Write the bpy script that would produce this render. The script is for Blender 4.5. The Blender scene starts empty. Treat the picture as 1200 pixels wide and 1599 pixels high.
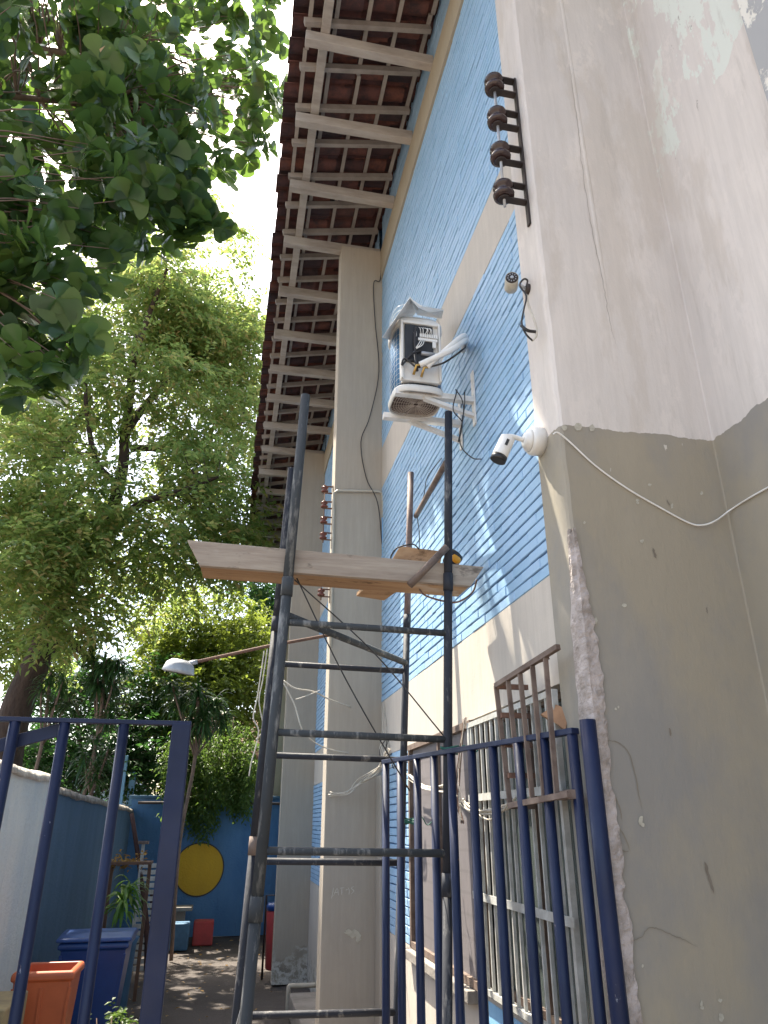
import bpy, math, random
import numpy as np
from mathutils import Vector, Matrix
random.seed(7); RNG = np.random.default_rng(11)
S = bpy.context.scene; C = S.collection
R = math.radians

# ---------------------------------------------------------------- camera, world, sun, exposure
PITCH, YAW, FPX, CH = R(23.3), R(11.6), 1129.0, 1.7
cam = bpy.data.objects.new('camera', bpy.data.cameras.new('camera')); C.objects.link(cam)
cam.location = (0, 0, CH); cam.rotation_euler = (R(90)+PITCH, 0, -YAW)
cam.data.sensor_fit = 'VERTICAL'; cam.data.sensor_height = 36; cam.data.sensor_width = 36
cam.data.lens = 36*FPX/1599; cam.data.clip_start = .05; cam.data.clip_end = 2000
S.camera = cam
SUN = Vector((-.25, .42, .87)).normalized()
elev = math.asin(SUN.z); az = math.atan2(SUN.x, SUN.y)
w = bpy.data.worlds.new('World'); S.world = w; w.use_nodes = True
nt = w.node_tree; nt.nodes.clear()
sky = nt.nodes.new('ShaderNodeTexSky'); sky.sky_type = 'NISHITA'; sky.sun_disc = False
sky.sun_elevation = elev; sky.sun_rotation = az; sky.dust_density = 3.0; sky.air_density = 1.0; sky.ozone_density = .7
bg = nt.nodes.new('ShaderNodeBackground'); bg.inputs[1].default_value = .15
wo = nt.nodes.new('ShaderNodeOutputWorld')
nt.links.new(sky.outputs[0], bg.inputs[0]); nt.links.new(bg.outputs[0], wo.inputs[0])
sl = bpy.data.lights.new('sun', 'SUN'); sl.energy = 4.8; sl.angle = R(.53); sl.color = (1, .95, .87)
so = bpy.data.objects.new('sun', sl); C.objects.link(so)
so.rotation_euler = SUN.to_track_quat('Z', 'Y').to_euler()
S.view_settings.view_transform = 'Standard'; S.view_settings.look = 'None'
S.view_settings.gamma = 1; S.view_settings.exposure = 1.82
S.view_settings.use_white_balance = True; S.view_settings.white_balance_temperature = 7050; S.view_settings.white_balance_tint = 8
S.render.engine = 'CYCLES'
S.cycles.max_bounces = 8; S.cycles.diffuse_bounces = 4; S.cycles.transparent_max_bounces = 16
GZ = -.22; W = 1.24

# ---------------------------------------------------------------- helpers
_fw = Vector((math.sin(YAW), math.cos(YAW), 0)); _R = Vector((math.cos(YAW), -math.sin(YAW), 0)); _Z = Vector((0, 0, 1))
_F = _fw*math.cos(PITCH)+_Z*math.sin(PITCH); _U = -_fw*math.sin(PITCH)+_Z*math.cos(PITCH)
def at(x, y, v, ax=1):
    """point seen at photo position x,y that lies on the world plane axis=v"""
    d = _F*FPX+_R*(x-600)-_U*(y-799.5); c = Vector((0, 0, CH))
    return c+d*((v-c[ax])/d[ax])
ORG = {}
def tag(o, label=None, cat=None, group=None, kind=None):
    if label: o['label'] = label
    if cat: o['category'] = cat
    if group: o['group'] = group
    if kind: o['kind'] = kind
    return o
def thing(name, label, cat, loc=(0, 0, 0), group=None):
    o = bpy.data.objects.new(name, None); C.objects.link(o); o.location = loc
    o.empty_display_size = .1; ORG[o.name] = Vector(loc)
    return tag(o, label, cat, group)
def link(name, me, parent, origin=None):
    o = bpy.data.objects.new(name, me); C.objects.link(o)
    if parent is not None:
        o.parent = parent; org = ORG[parent.name]
    else:
        org = Vector(origin) if origin is not None else Vector((0, 0, 0)); o.location = org
    ORG[o.name] = org
    if org.length: me.transform(Matrix.Translation(-org))
    return o
class MB:
    def __init__(s): s.v = []; s.f = []; s.sm = []
    def add(s, vs, fs, smooth=False):
        b = len(s.v); s.v += [tuple(p) for p in vs]
        for f in fs: s.f.append(tuple(b+i for i in f)); s.sm.append(smooth)
        return s
    def box(s, x0, x1, y0, y1, z0, z1):
        v = [(x0,y0,z0),(x1,y0,z0),(x1,y1,z0),(x0,y1,z0),(x0,y0,z1),(x1,y0,z1),(x1,y1,z1),(x0,y1,z1)]
        return s.add(v, [(0,3,2,1),(4,5,6,7),(0,1,5,4),(1,2,6,5),(2,3,7,6),(3,0,4,7)])
    def bar(s, a, b, w_, h_, up=(0, 0, 1), taper=1):
        a = Vector(a); b = Vector(b); d = (b-a).normalized(); u = Vector(up)
        if abs(d.dot(u)) > .98: u = Vector((0, 1, 0))
        r = d.cross(u).normalized(); u = r.cross(d).normalized(); v = []
        for p, t in ((a, 1), (b, taper)):
            for i, j in ((-1,-1),(1,-1),(1,1),(-1,1)): v.append(p+r*(i*w_/2*t)+u*(j*h_/2*t))
        return s.add(v, [(0,1,2,3),(7,6,5,4),(0,4,5,1),(1,5,6,2),(2,6,7,3),(3,7,4,0)])
    def tube(s, pts, r, n=10, caps=True):
        pts = [Vector(p) for p in pts]; m = len(pts); rr = r if isinstance(r, (list, tuple)) else [r]*m
        d0 = (pts[1]-pts[0]).normalized(); u = d0.orthogonal().normalized(); b = len(s.v)
        for i in range(m):
            d = (pts[min(i+1, m-1)]-pts[max(i-1, 0)]).normalized()
            u = (u-d*u.dot(d)).normalized(); q = d.cross(u)
            for k in range(n):
                t = 2*math.pi*k/n; s.v.append(tuple(pts[i]+(u*math.cos(t)+q*math.sin(t))*rr[i]))
        for i in range(m-1):
            for k in range(n):
                k2 = (k+1) % n
                s.f.append((b+i*n+k, b+i*n+k2, b+(i+1)*n+k2, b+(i+1)*n+k)); s.sm.append(True)
        if caps:
            s.f.append(tuple(b+k for k in range(n))[::-1]); s.sm.append(False)
            s.f.append(tuple(b+(m-1)*n+k for k in range(n))); s.sm.append(False)
        return s
    def lathe(s, base, axis, prof, n=24, smooth=True):
        """prof = [(distance along axis, radius)]"""
        base = Vector(base); a = Vector(axis).normalized(); u = a.orthogonal().normalized(); q = a.cross(u); b = len(s.v)
        for h, r in prof:
            for k in range(n):
                t = 2*math.pi*k/n; s.v.append(tuple(base+a*h+(u*math.cos(t)+q*math.sin(t))*r))
        for i in range(len(prof)-1):
            for k in range(n):
                k2 = (k+1) % n; s.f.append((b+i*n+k, b+i*n+k2, b+(i+1)*n+k2, b+(i+1)*n+k)); s.sm.append(smooth)
        s.f.append(tuple(b+k for k in range(n))[::-1]); s.sm.append(False)
        s.f.append(tuple(b+(len(prof)-1)*n+k for k in range(n))); s.sm.append(False)
        return s
    def prism(s, poly, d):
        """poly = list of 3D points, extruded by vector d"""
        n = len(poly); d = Vector(d); v = [Vector(p) for p in poly]+[Vector(p)+d for p in poly]
        return s.add(v, [tuple(range(n))[::-1], tuple(range(n, 2*n))]+[(i, (i+1) % n, n+(i+1) % n, n+i) for i in range(n)])
    def build(s, name, mat_, parent=None, bevel=0, origin=None):
        me = bpy.data.meshes.new(name); me.from_pydata(s.v, [], s.f); me.update()
        me.polygons.foreach_set('use_smooth', s.sm); me.materials.append(mat_)
        o = link(name, me, parent, origin)
        if bevel:
            import bmesh
            bm = bmesh.new(); bm.from_mesh(me); bmesh.ops.recalc_face_normals(bm, faces=bm.faces)
            bm.to_mesh(me); bm.free()
            md = o.modifiers.new('bevel', 'BEVEL'); md.width = bevel; md.segments = 2; md.limit_method = 'ANGLE'
        return o
def grid_obj(name, P, mat_, parent=None, smooth=True, origin=None, extra=None):
    """P: array (n, m, 3) of points, one sheet"""
    n, m, _ = P.shape; i, j = np.meshgrid(np.arange(n-1), np.arange(m-1), indexing='ij'); a = (i*m+j).ravel()
    F = np.stack([a, a+1, a+m+1, a+m], 1)
    return arr_obj(name, P.reshape(-1, 3), F, mat_, parent, smooth, origin)
def arr_obj(name, V, F, mat_, parent=None, smooth=False, origin=None):
    me = bpy.data.meshes.new(name); n, k = F.shape
    me.vertices.add(len(V)); me.vertices.foreach_set('co', np.asarray(V, dtype=np.float32).ravel())
    me.loops.add(n*k); me.loops.foreach_set('vertex_index', F.astype(np.int32).ravel())
    me.polygons.add(n); me.polygons.foreach_set('loop_start', np.arange(0, n*k, k, dtype=np.int32))
    me.polygons.foreach_set('use_smooth', [smooth]*n); me.update(calc_edges=True); me.validate()
    me.materials.append(mat_)
    return link(name, me, parent, origin)
def spline(pts, k=8):
    p = [Vector(q) for q in pts]; p = [p[0]*2-p[1]]+p+[p[-1]*2-p[-2]]; out = []
    for i in range(1, len(p)-2):
        a, b, c, d = p[i-1:i+3]
        for j in range(k):
            t = j/k; out.append(.5*((2*b)+(c-a)*t+(2*a-5*b+4*c-d)*t*t+(3*b-a-3*c+d)*t**3))
    out.append(p[-2]); return out
def copy_tree(o, parent=None):
    c = o.copy(); C.objects.link(c); c.parent = parent; ORG[c.name] = ORG[o.name]
    for ch in o.children: copy_tree(ch, c)
    return c

# ---------------------------------------------------------------- materials
class NT:
    def __init__(s, name):
        s.m = bpy.data.materials.new(name); s.m.use_nodes = True; s.t = s.m.node_tree; s.t.nodes.clear()
        s.out = s.n('OutputMaterial'); s.co = s.n('TexCoord').outputs['Object']
    def n(s, typ, **kw):
        x = s.t.nodes.new('ShaderNode'+typ)
        for k, v in kw.items(): setattr(x, k, v)
        return x
    def L(s, a, b): s.t.links.new(a, b)
    def val(s, sock, v):
        if hasattr(v, 'is_linked') or hasattr(v, 'links'): s.L(v, sock)
        else: sock.default_value = v
    def math(s, op, a, b=0, c=None):
        x = s.n('Math', operation=op); s.val(x.inputs[0], a); s.val(x.inputs[1], b)
        if c is not None: s.val(x.inputs[2], c)
        return x.outputs[0]
    def noise(s, scale, detail=4, rough=.6, stretch=(1, 1, 1), co=None, dist=0):
        mp = s.n('Mapping'); s.L(co or s.co, mp.inputs[0]); mp.inputs['Scale'].default_value = stretch
        x = s.n('TexNoise'); s.L(mp.outputs[0], x.inputs[0]); x.inputs['Scale'].default_value = scale
        x.inputs['Detail'].default_value = detail; x.inputs['Roughness'].default_value = rough; x.inputs['Distortion'].default_value = dist
        return x.outputs['Fac']
    def ramp(s, f, stops):
        x = s.n('ValToRGB'); s.L(f, x.inputs[0]); e = x.color_ramp.elements
        while len(e) < len(stops): e.new(.5)
        for k, (p, c) in enumerate(stops):
            e[k].position = p; e[k].color = (c if len(c) == 4 else (*c, 1)) if not isinstance(c, (int, float)) else (c, c, c, 1)
        return x.outputs[0]
    def mix(s, f, a, b, mode='MIX'):
        x = s.n('Mix', data_type='RGBA', blend_type=mode); s.val(x.inputs[0], f)
        for k, v in ((6, a), (7, b)):
            if isinstance(v, tuple): x.inputs[k].default_value = (*v[:3], 1)
            else: s.L(v, x.inputs[k])
        return x.outputs[2]
    def bump(s, h, strength=.3, dist=.01, prev=None):
        b = s.n('Bump'); b.inputs['Strength'].default_value = strength; b.inputs['Distance'].default_value = dist; s.L(h, b.inputs['Height'])
        if prev is not None: s.L(prev, b.inputs['Normal'])
        return b.outputs[0]
    def xyz(s):
        x = s.n('SeparateXYZ'); g = s.n('NewGeometry'); s.L(g.outputs['Position'], x.inputs[0]); return x.outputs
    def wpos(s): return s.n('NewGeometry').outputs['Position']
    def pbr(s, col, rough=.7, nrm=None, metal=0, spec=.5):
        b = s.n('BsdfPrincipled')
        if isinstance(col, tuple): b.inputs['Base Color'].default_value = (*col[:3], 1)
        else: s.L(col, b.inputs['Base Color'])
        s.val(b.inputs['Roughness'], rough); b.inputs['Metallic'].default_value = metal
        b.inputs['Specular IOR Level'].default_value = spec
        if nrm is not None: s.L(nrm, b.inputs['Normal'])
        s.L(b.outputs[0], s.out.inputs[0]); return b
def simple(name, c1, c2=None, sc=6, rough=.6, bump=.15, bs=60, metal=0, stretch=(1, 1, 1), lo=.35, hi=.65, spec=.5, bd=.004):
    m = NT(name); c2 = c2 or tuple(x*.75 for x in c1)
    col = m.ramp(m.noise(sc, 6, .65, stretch), [(lo, c1), (hi, c2)])
    m.pbr(col, rough, m.bump(m.noise(bs, 4, .6, stretch), bump, bd), metal, spec); return m.m

def plaster_mat(name, up, low=None, line=3.215, grime=True, peel=False):
    m = NT(name); X = m.xyz(); wp = m.wpos()
    big = m.noise(.9, 5, .6, (1, 1, .55), wp); mid = m.noise(4, 6, .65, (1, 1, .4), wp)
    c = m.mix(m.ramp(big, [(.35, 0), (.68, 1)]), up, tuple(x*k for x, k in zip(up, (.86, .87, .90))))
    c = m.mix(m.ramp(mid, [(.5, 0), (.75, .45)]), c, tuple(min(1, x*1.16) for x in up))
    c = m.mix(m.ramp(m.noise(30, 6, .75, (1, 1, .06), wp), [(.40, .30), (.62, 0)]), c, tuple(x*.72 for x in up))
    if peel:
        hi = m.math('MULTIPLY', m.math('GREATER_THAN', m.math('ADD', X[2], m.math('MULTIPLY', big, 1.5)), 5.4), m.math('GREATER_THAN', X[0], 1.925))
        pm = m.ramp(m.noise(3.2, 7, .68, (1, 1, .38), wp), [(.50, 0), (.515, 1)])
        c = m.mix(m.math('MULTIPLY', pm, hi), c, (.62, .64, .58))
        pk = m.ramp(m.noise(13, 6, .7, (1, 1, .35), wp), [(.655, 0), (.67, .85)])
        c = m.mix(m.math('MULTIPLY', pk, hi), c, (.30, .27, .24))
        pale = m.ramp(m.noise(5, 7, .72, (1, 1, .5), m.n('TexCoord').outputs['Object']), [(.56, 0), (.60, .55)])
        c = m.mix(pale, c, (.66, .60, .55))
        st = m.ramp(m.noise(1.7, 7, .7, (1, 1, .3), m.n('TexCoord').outputs['Object']), [(.52, 0), (.57, .45)])
        c = m.mix(st, c, (.50, .44, .38))
        c = m.mix(m.ramp(m.noise(8, 7, .75, (1, 1, .12), wp), [(.56, 0), (.64, .35)]), c, (.40, .36, .32))
    if low:
        edge = m.math('ADD', X[2], m.math('MULTIPLY', m.math('SUBTRACT', m.noise(14, 4, .6, (1, 1, .3), wp), .5), .045))
        lc = m.mix(m.ramp(m.noise(1.3, 6, .65, (1, 1, .7), wp), [(.42, 0), (.60, 1)]), low, tuple(x*k for x, k in zip(low, (.80, .86, 1.02))))
        lc = m.mix(m.ramp(m.noise(2.5, 5, .6, (1, 1, .5), wp), [(.55, 0), (.8, .5)]), lc, tuple(x*1.25 for x in low))
        c = m.mix(m.math('LESS_THAN', edge, line), c, lc)
    # fine speckles of flaked paint and dirt
    sp = m.noise(22, 3, .5, (1, 1, .55), wp)
    c = m.mix(m.ramp(sp, [(.765, 0), (.785, .8)]), c, (.58, .54, .47))
    dk = m.noise(9, 5, .75, (1, 1, .5), m.n('TexCoord').outputs['Object'])
    c = m.mix(m.ramp(dk, [(.70, 0), (.78, .45)]), c, (.16, .14, .12))
    if grime:
        foot = m.math('ADD', X[2], m.math('MULTIPLY', m.noise(3.5, 6, .7, (1, 1, .8), wp), .9))
        f = m.ramp(foot, [(.42, 1), (.62, 0)])
        c = m.mix(f, c, m.ramp(m.noise(7, 6, .7, co=wp), [(.4, (.30, .27, .22)), (.52, (.62, .60, .55)), (.6, (.2, .18, .15))]))
    b1 = m.bump(m.noise(3, 5, .6, (1, 1, .4), wp), .45, .02)
    b1 = m.bump(m.noise(16, 5, .7, (1, 1, .25), wp), .3, .006, b1)
    b2 = m.bump(m.noise(90, 5, .7, co=wp), .22, .003, b1)
    m.pbr(c, .82, b2, 0, .3); return m.m

M_up = plaster_mat('cream_plaster', (.55, .495, .43))
M_col = plaster_mat('column_plaster', (.43, .375, .305))
M_pil = plaster_mat('pillar_plaster', (.64, .585, .535), (.315, .275, .210), grime=False, peel=True)
M_beam = plaster_mat('beam_paint', (.42, .36, .27), grime=False)
M_peel = None
def peel():
    m = NT('peeling_paint'); wp = m.wpos()
    f = m.ramp(m.noise(6, 7, .7, (1, 1, .6), wp), [(.46, 0), (.49, 1)])
    c = m.mix(f, (.70, .67, .60), (.36, .36, .36)); m.pbr(c, .85, m.bump(f, .5, .004)); return m.m
M_peel = peel()
def blue_brick():
    m = NT('blue_brick_paint'); wp = m.wpos(); g = m.n('NewGeometry')
    a = m.ramp(g.outputs['Random Per Island'], [(0, (.24, .42, .60)), (1, (.30, .47, .66))])
    c = m.mix(m.ramp(m.noise(2, 5, .6, co=wp), [(.35, 0), (.7, .6)]), a, (.36, .54, .73))
    c = m.mix(m.ramp(m.noise(30, 5, .7, (1, .4, 1), wp), [(.66, 0), (.72, .8)]), c, (.05, .14, .30))
    m.pbr(c, .5, m.bump(m.noise(45, 4, .6, co=wp), .5, .004), 0, .5); return m.m
M_brick = blue_brick()
M_mortar = simple('dark_blue_joint', (.022, .085, .19), (.04, .12, .25), rough=.8)
M_bluepaint = simple('smooth_blue_paint', (.25, .50, .76), (.2, .42, .68), rough=.5)
M_rough = simple('exposed_render', (.47, .41, .385), (.27, .23, .20), sc=9, rough=.95, bump=1, bs=55, lo=.42, hi=.62, bd=.012)
M_wood = simple('painted_timber', (.41, .37, .33), (.28, .245, .215), sc=9, rough=.8, bump=.6, bs=50, stretch=(.3, 1, 1), lo=.4, hi=.7)
M_batten = simple('weathered_batten', (.36, .315, .275), (.25, .215, .19), sc=5, rough=.8, bump=.4, bs=30)
def tile_mat():
    m = NT('clay_tile'); wp = m.wpos(); g = m.n('NewGeometry')
    c = m.ramp(g.outputs['Random Per Island'], [(0, (.055, .028, .030)), (.45, (.13, .050, .042)), (.8, (.21, .075, .05)), (1, (.07, .045, .048))])
    c = m.mix(m.ramp(m.noise(9, 6, .7, co=wp), [(.42, 0), (.68, .85)]), c, (.03, .024, .028))
    m.pbr(c, .75, m.bump(m.noise(40, 4, co=wp), .3, .004)); return m.m
M_tile = tile_mat()
M_white = simple('white_enamel', (.80, .79, .76), (.68, .66, .62), sc=5, rough=.35, bump=.03)
M_whitegrille = simple('white_grille_paint', (.56, .56, .53), (.36, .35, .32), sc=12, rough=.45, bump=.1)
M_ac = simple('unit_white', (.74, .72, .68), (.62, .60, .56), sc=4, rough=.4, bump=.04)
M_acdirty = simple('bracket_white', (.76, .75, .73), (.58, .55, .50), sc=7, rough=.45, bump=.05)
M_coil = simple('blue_fin_coil', (.06, .22, .42), (.04, .14, .30), sc=60, rough=.5, bump=.3, bs=300, metal=.1)
M_black = simple('black_plastic', (.012, .012, .014), (.02, .02, .022), rough=.4)
M_cable = simple('black_cable', (.02, .018, .018), (.035, .03, .03), rough=.55)
M_rust = simple('rusty_steel', (.20, .105, .07), (.10, .055, .04), sc=18, rough=.8, bump=.4, bs=90)
M_rustpaint = simple('rust_stained_paint', (.20, .145, .115), (.10, .065, .05), sc=12, rough=.7, bump=.3, bs=80)
M_post = simple('scaffold_tube_paint', (.055, .060, .064), (.26, .255, .24), sc=30, rough=.75, bump=.7, bs=60, lo=.53, hi=.72, stretch=(1, 1, .22), spec=.25)
M_post2 = simple('scaffold_tube_dark', (.026, .028, .036), (.18, .17, .16), sc=24, rough=.65, bump=.6, bs=60, lo=.56, hi=.70, stretch=(1, 1, .3), spec=.3)
M_postbrown = simple('scaffold_tube_brown', (.22, .14, .115), (.12, .08, .07), sc=14, rough=.7, bump=.3, bs=90)
def navy():
    m = NT('navy_gate_paint'); wp = m.wpos()
    c = m.mix(m.ramp(m.noise(4, 5, .6, co=wp), [(.3, 0), (.7, 1)]), (.004, .010, .036), (.007, .016, .056))
    chip = m.ramp(m.noise(20, 5, .7, (1, 1, .5), wp), [(.70, 0), (.72, 1)]); c = m.mix(chip, c, m.ramp(m.noise(50, 3, co=wp), [(.4, (.10, .045, .03)), (.6, (.22, .24, .28))]))
    c = m.mix(m.ramp(m.noise(3, 6, .75, (1, 1, .3), wp), [(.55, 0), (.75, .12)]), c, (.09, .09, .11))
    b = m.bump(m.noise(38, 5, .6, (1, 1, .3), wp), .35, .002); m.pbr(c, m.ramp(m.noise(9, 4, co=wp), [(.3, .38), (.7, .62)]), b, 0, .35); return m.m
M_navy = navy()
def board(name, c1, c2):
    m = NT(name); c = m.ramp(m.noise(14, 6, .7, (.10, 1, 1)), [(.36, c1), (.72, c2)])
    c = m.mix(m.ramp(m.noise(7, 5, .7, (.5, 1, 1)), [(.58, 0), (.66, .75)]), c, tuple(x*.45 for x in c2))
    c = m.mix(m.ramp(m.noise(5, 3, .5, (.6, 1, 1), m.wpos()), [(.62, 0), (.72, .6)]), c, (.55, .50, .44))
    m.pbr(c, .9, m.bump(m.noise(60, 6, .7, (.10, 1, 1)), .8, .004), 0, .15); return m.m
M_board = board('scaffold_board', (.42, .35, .28), (.24, .185, .15))
M_boardu = board('board_brown', (.44, .28, .16), (.26, .15, .085))
M_porc = simple('brown_porcelain', (.030, .018, .020), (.05, .028, .025), rough=.18, bump=.02)
M_porc2 = simple('red_porcelain', (.17, .05, .035), (.10, .03, .025), rough=.2, bump=.02)
M_iron = simple('dark_iron', (.035, .030, .030), (.06, .045, .04), sc=12, rough=.6, metal=.5)
M_alum = simple('dull_aluminium', (.42, .43, .45), (.30, .31, .33), sc=8, rough=.5, metal=.5, bump=.1)
M_conduit = simple('cream_conduit', (.52, .48, .40), (.42, .38, .31), rough=.5)
M_wire = simple('pale_wire', (.62, .58, .50), (.45, .40, .33), rough=.5)
M_green = simple('green_cord', (.01, .10, .07), (.02, .14, .10), rough=.6)
M_orange = simple('orange_plastic', (.50, .12, .045), (.38, .09, .035), sc=3, rough=.4, bump=.05)
M_bluebin = simple('blue_plastic', (.009, .05, .20), (.007, .035, .15), sc=3, rough=.35, bump=.05)
M_red = simple('red_concrete_paint', (.42, .045, .045), (.30, .04, .04), sc=5, rough=.6)
M_bluec = simple('dull_blue_paint', (.05, .14, .25), (.035, .10, .18), sc=5, rough=.7)
M_conc = simple('grey_concrete', (.30, .27, .24), (.20, .18, .16), sc=4, rough=.9, bump=.6, bs=30, bd=.01)
def ribbed():
    m = NT('ribbed_dusty_glass'); wp = m.wpos(); X = m.xyz()
    wv = m.math('SINE', m.math('MULTIPLY', X[1], 420.))
    c = m.mix(m.ramp(m.noise(2.2, 5, .6, (1, 1, .5), wp), [(.35, 0), (.7, 1)]), (.055, .075, .072), (.12, .14, .13))
    c = m.mix(m.ramp(wv, [(.3, 0), (1, .5)]), c, (.16, .18, .17)); m.pbr(c, .25, m.bump(wv, .6, .003), 0, .6); return m.m
M_glass = ribbed()
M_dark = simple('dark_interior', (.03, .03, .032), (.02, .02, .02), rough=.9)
M_yel = simple('yellow_tool', (.75, .33, .01), (.6, .25, .01), rough=.4)
M_bag = simple('black_bag', (.012, .012, .014), (.02, .02, .022), rough=.3, bump=1, bs=18, bd=.03)
M_card = simple('brown_cardboard', (.40, .22, .12), (.28, .15, .08), rough=.85)
M_copper = simple('brass', (.6, .38, .12), (.5, .3, .1), rough=.35, metal=.9)
M_corr = simple('rusted_roof_sheet', (.20, .10, .075), (.12, .065, .05), sc=5, rough=.8)
M_shed = simple('brown_board_wall', (.16, .09, .06), (.11, .06, .04), sc=5, rough=.85)
M_barkbig = simple('tree_bark', (.085, .055, .042), (.045, .03, .024), sc=6, rough=.95, bump=1, bs=20, bd=.04, stretch=(1, 1, .4))
M_barklt = simple('pale_bark', (.22, .15, .11), (.13, .09, .07), sc=8, rough=.9, bump=.6, bs=30)
def screen_mat():
    m = NT('grey_window_screen'); wp = m.wpos()
    c = m.mix(m.ramp(m.noise(1.6, 5, .6, (1, 1, .5), wp), [(.3, 0), (.75, 1)]), (.13, .115, .12), (.18, .16, .162))
    wv = m.n('TexWave', wave_type='BANDS', bands_direction='Z'); m.L(wp, wv.inputs[0]); wv.inputs['Scale'].default_value = 3.2; wv.inputs['Distortion'].default_value = .6
    c = m.mix(m.ramp(wv.outputs['Fac'], [(.0, .35), (.10, 0)]), c, (.10, .09, .09))
    m.pbr(c, .8, m.bump(m.noise(120, 3, co=wp), .4, .003)); return m.m
M_screen = screen_mat()
def stucco(name, c1, c2, stain=None):
    m = NT(name); wp = m.wpos(); X = m.xyz()
    c = m.mix(m.ramp(m.noise(2, 6, .65, (1, 1, .35), wp), [(.35, 0), (.7, 1)]), c1, c2)
    c = m.mix(m.ramp(m.noise(11, 6, .75, (1, 1, .25), wp), [(.6, 0), (.8, .7)]), c, stain or tuple(x*.4 for x in c1))
    b = m.bump(m.noise(26, 6, .7, co=wp), .7, .02); m.pbr(c, .9, b); return m.m
M_far = stucco('blue_stucco', (.05, .14, .30), (.085, .20, .37))
M_yellow = stucco('ochre_mural_paint', (.62, .37, .03), (.52, .31, .03), (.3, .19, .04))
M_leftw = stucco('pale_blue_white_wall', (.70, .72, .70), (.50, .58, .63), (.13, .12, .11))
M_leftd = stucco('faded_blue_wall', (.06, .12, .19), (.09, .16, .25), (.06, .05, .045))
M_cap = simple('weathered_wall_cap', (.45, .41, .36), (.2, .17, .15), sc=10, rough=.95, bump=1, bs=24, bd=.02)
def ground_mat():
    m = NT('yard_ground'); wp = m.wpos()
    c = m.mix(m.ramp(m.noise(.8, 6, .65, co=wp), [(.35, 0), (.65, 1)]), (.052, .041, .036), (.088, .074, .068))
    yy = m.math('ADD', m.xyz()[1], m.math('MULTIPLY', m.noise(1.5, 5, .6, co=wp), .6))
    c = m.mix(m.math('LESS_THAN', yy, 4.6), c, m.ramp(m.noise(1.1, 6, .65, co=wp), [(.35, (.235, .205, .18)), (.7, (.185, .16, .142))]))  # paler ground on the camera side, added to bounce warm light onto front faces
    c = m.mix(m.ramp(m.noise(14, 6, .75, co=wp), [(.55, 0), (.72, .8)]), c, (.09, .07, .055))
    c = m.mix(m.ramp(m.noise(60, 3, .6, co=wp), [(.66, 0), (.70, .9)]), c, (.26, .22, .17))
    m.pbr(c, .92, m.bump(m.noise(18, 6, .7, co=wp), .6, .02)); return m.m
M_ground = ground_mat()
def leafmat(name, cols, tr, tfac=.4, rough=.45, spec=.4):
    m = NT(name); g = m.n('NewGeometry')
    c = m.ramp(g.outputs['Random Per Island'], [(i/(len(cols)-1), x) for i, x in enumerate(cols)])
    b = m.pbr(c, rough, None, 0, spec); t = m.n('BsdfTranslucent'); m.L(m.mix(.5, c, tr), t.inputs[0])
    mx = m.n('MixShader'); mx.inputs[0].default_value = tfac
    m.L(b.outputs[0], mx.inputs[1]); m.L(t.outputs[0], mx.inputs[2]); m.L(mx.outputs[0], m.out.inputs[0]); return m.m
L_alm = leafmat('broad_leaf', [(.028, .064, .036), (.040, .088, .038), (.058, .115, .038), (.10, .16, .045)], (.30, .50, .06), .34, .26)
L_big = leafmat('fine_leaf', [(.085, .16, .05), (.12, .20, .055), (.16, .25, .065), (.26, .29, .09), (.36, .24, .11)], (.52, .66, .17), .52)
L_dense = leafmat('dense_leaf', [(.06, .11, .02), (.10, .15, .025), (.14, .19, .03)], (.42, .50, .07), .45)
L_dark = leafmat('dark_leaf', [(.02, .06, .02), (.035, .09, .03)], (.10, .28, .04), .35)
L_strap = leafmat('strap_leaf', [(.02, .055, .018), (.03, .08, .022), (.06, .11, .04)], (.12, .26, .05), .25, .35)
L_vine = leafmat('vine_leaf', [(.04, .085, .02), (.06, .115, .028), (.09, .14, .035)], (.22, .36, .06), .42)
L_dry = leafmat('dry_leaf', [(.30, .17, .04), (.38, .22, .06)], (.5, .3, .05), .3)

# ---------------------------------------------------------------- ground
def build_ground():
    n = 90; xs = np.concatenate([[-300, -60, -15], np.linspace(-4, 4, 70), [15, 60, 300]]); ys = np.concatenate([[-300, -60, -10], np.linspace(-2, 22, 110), [60, 400]])
    X, Y = np.meshgrid(xs, ys, indexing='ij')
    Z = GZ+.012*np.sin(X*2.3+Y*1.1)*np.sin(Y*1.7-X)+.006*np.sin(X*9+Y*5)-.012
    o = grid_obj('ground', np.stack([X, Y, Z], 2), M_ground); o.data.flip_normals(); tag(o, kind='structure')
build_ground()

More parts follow.
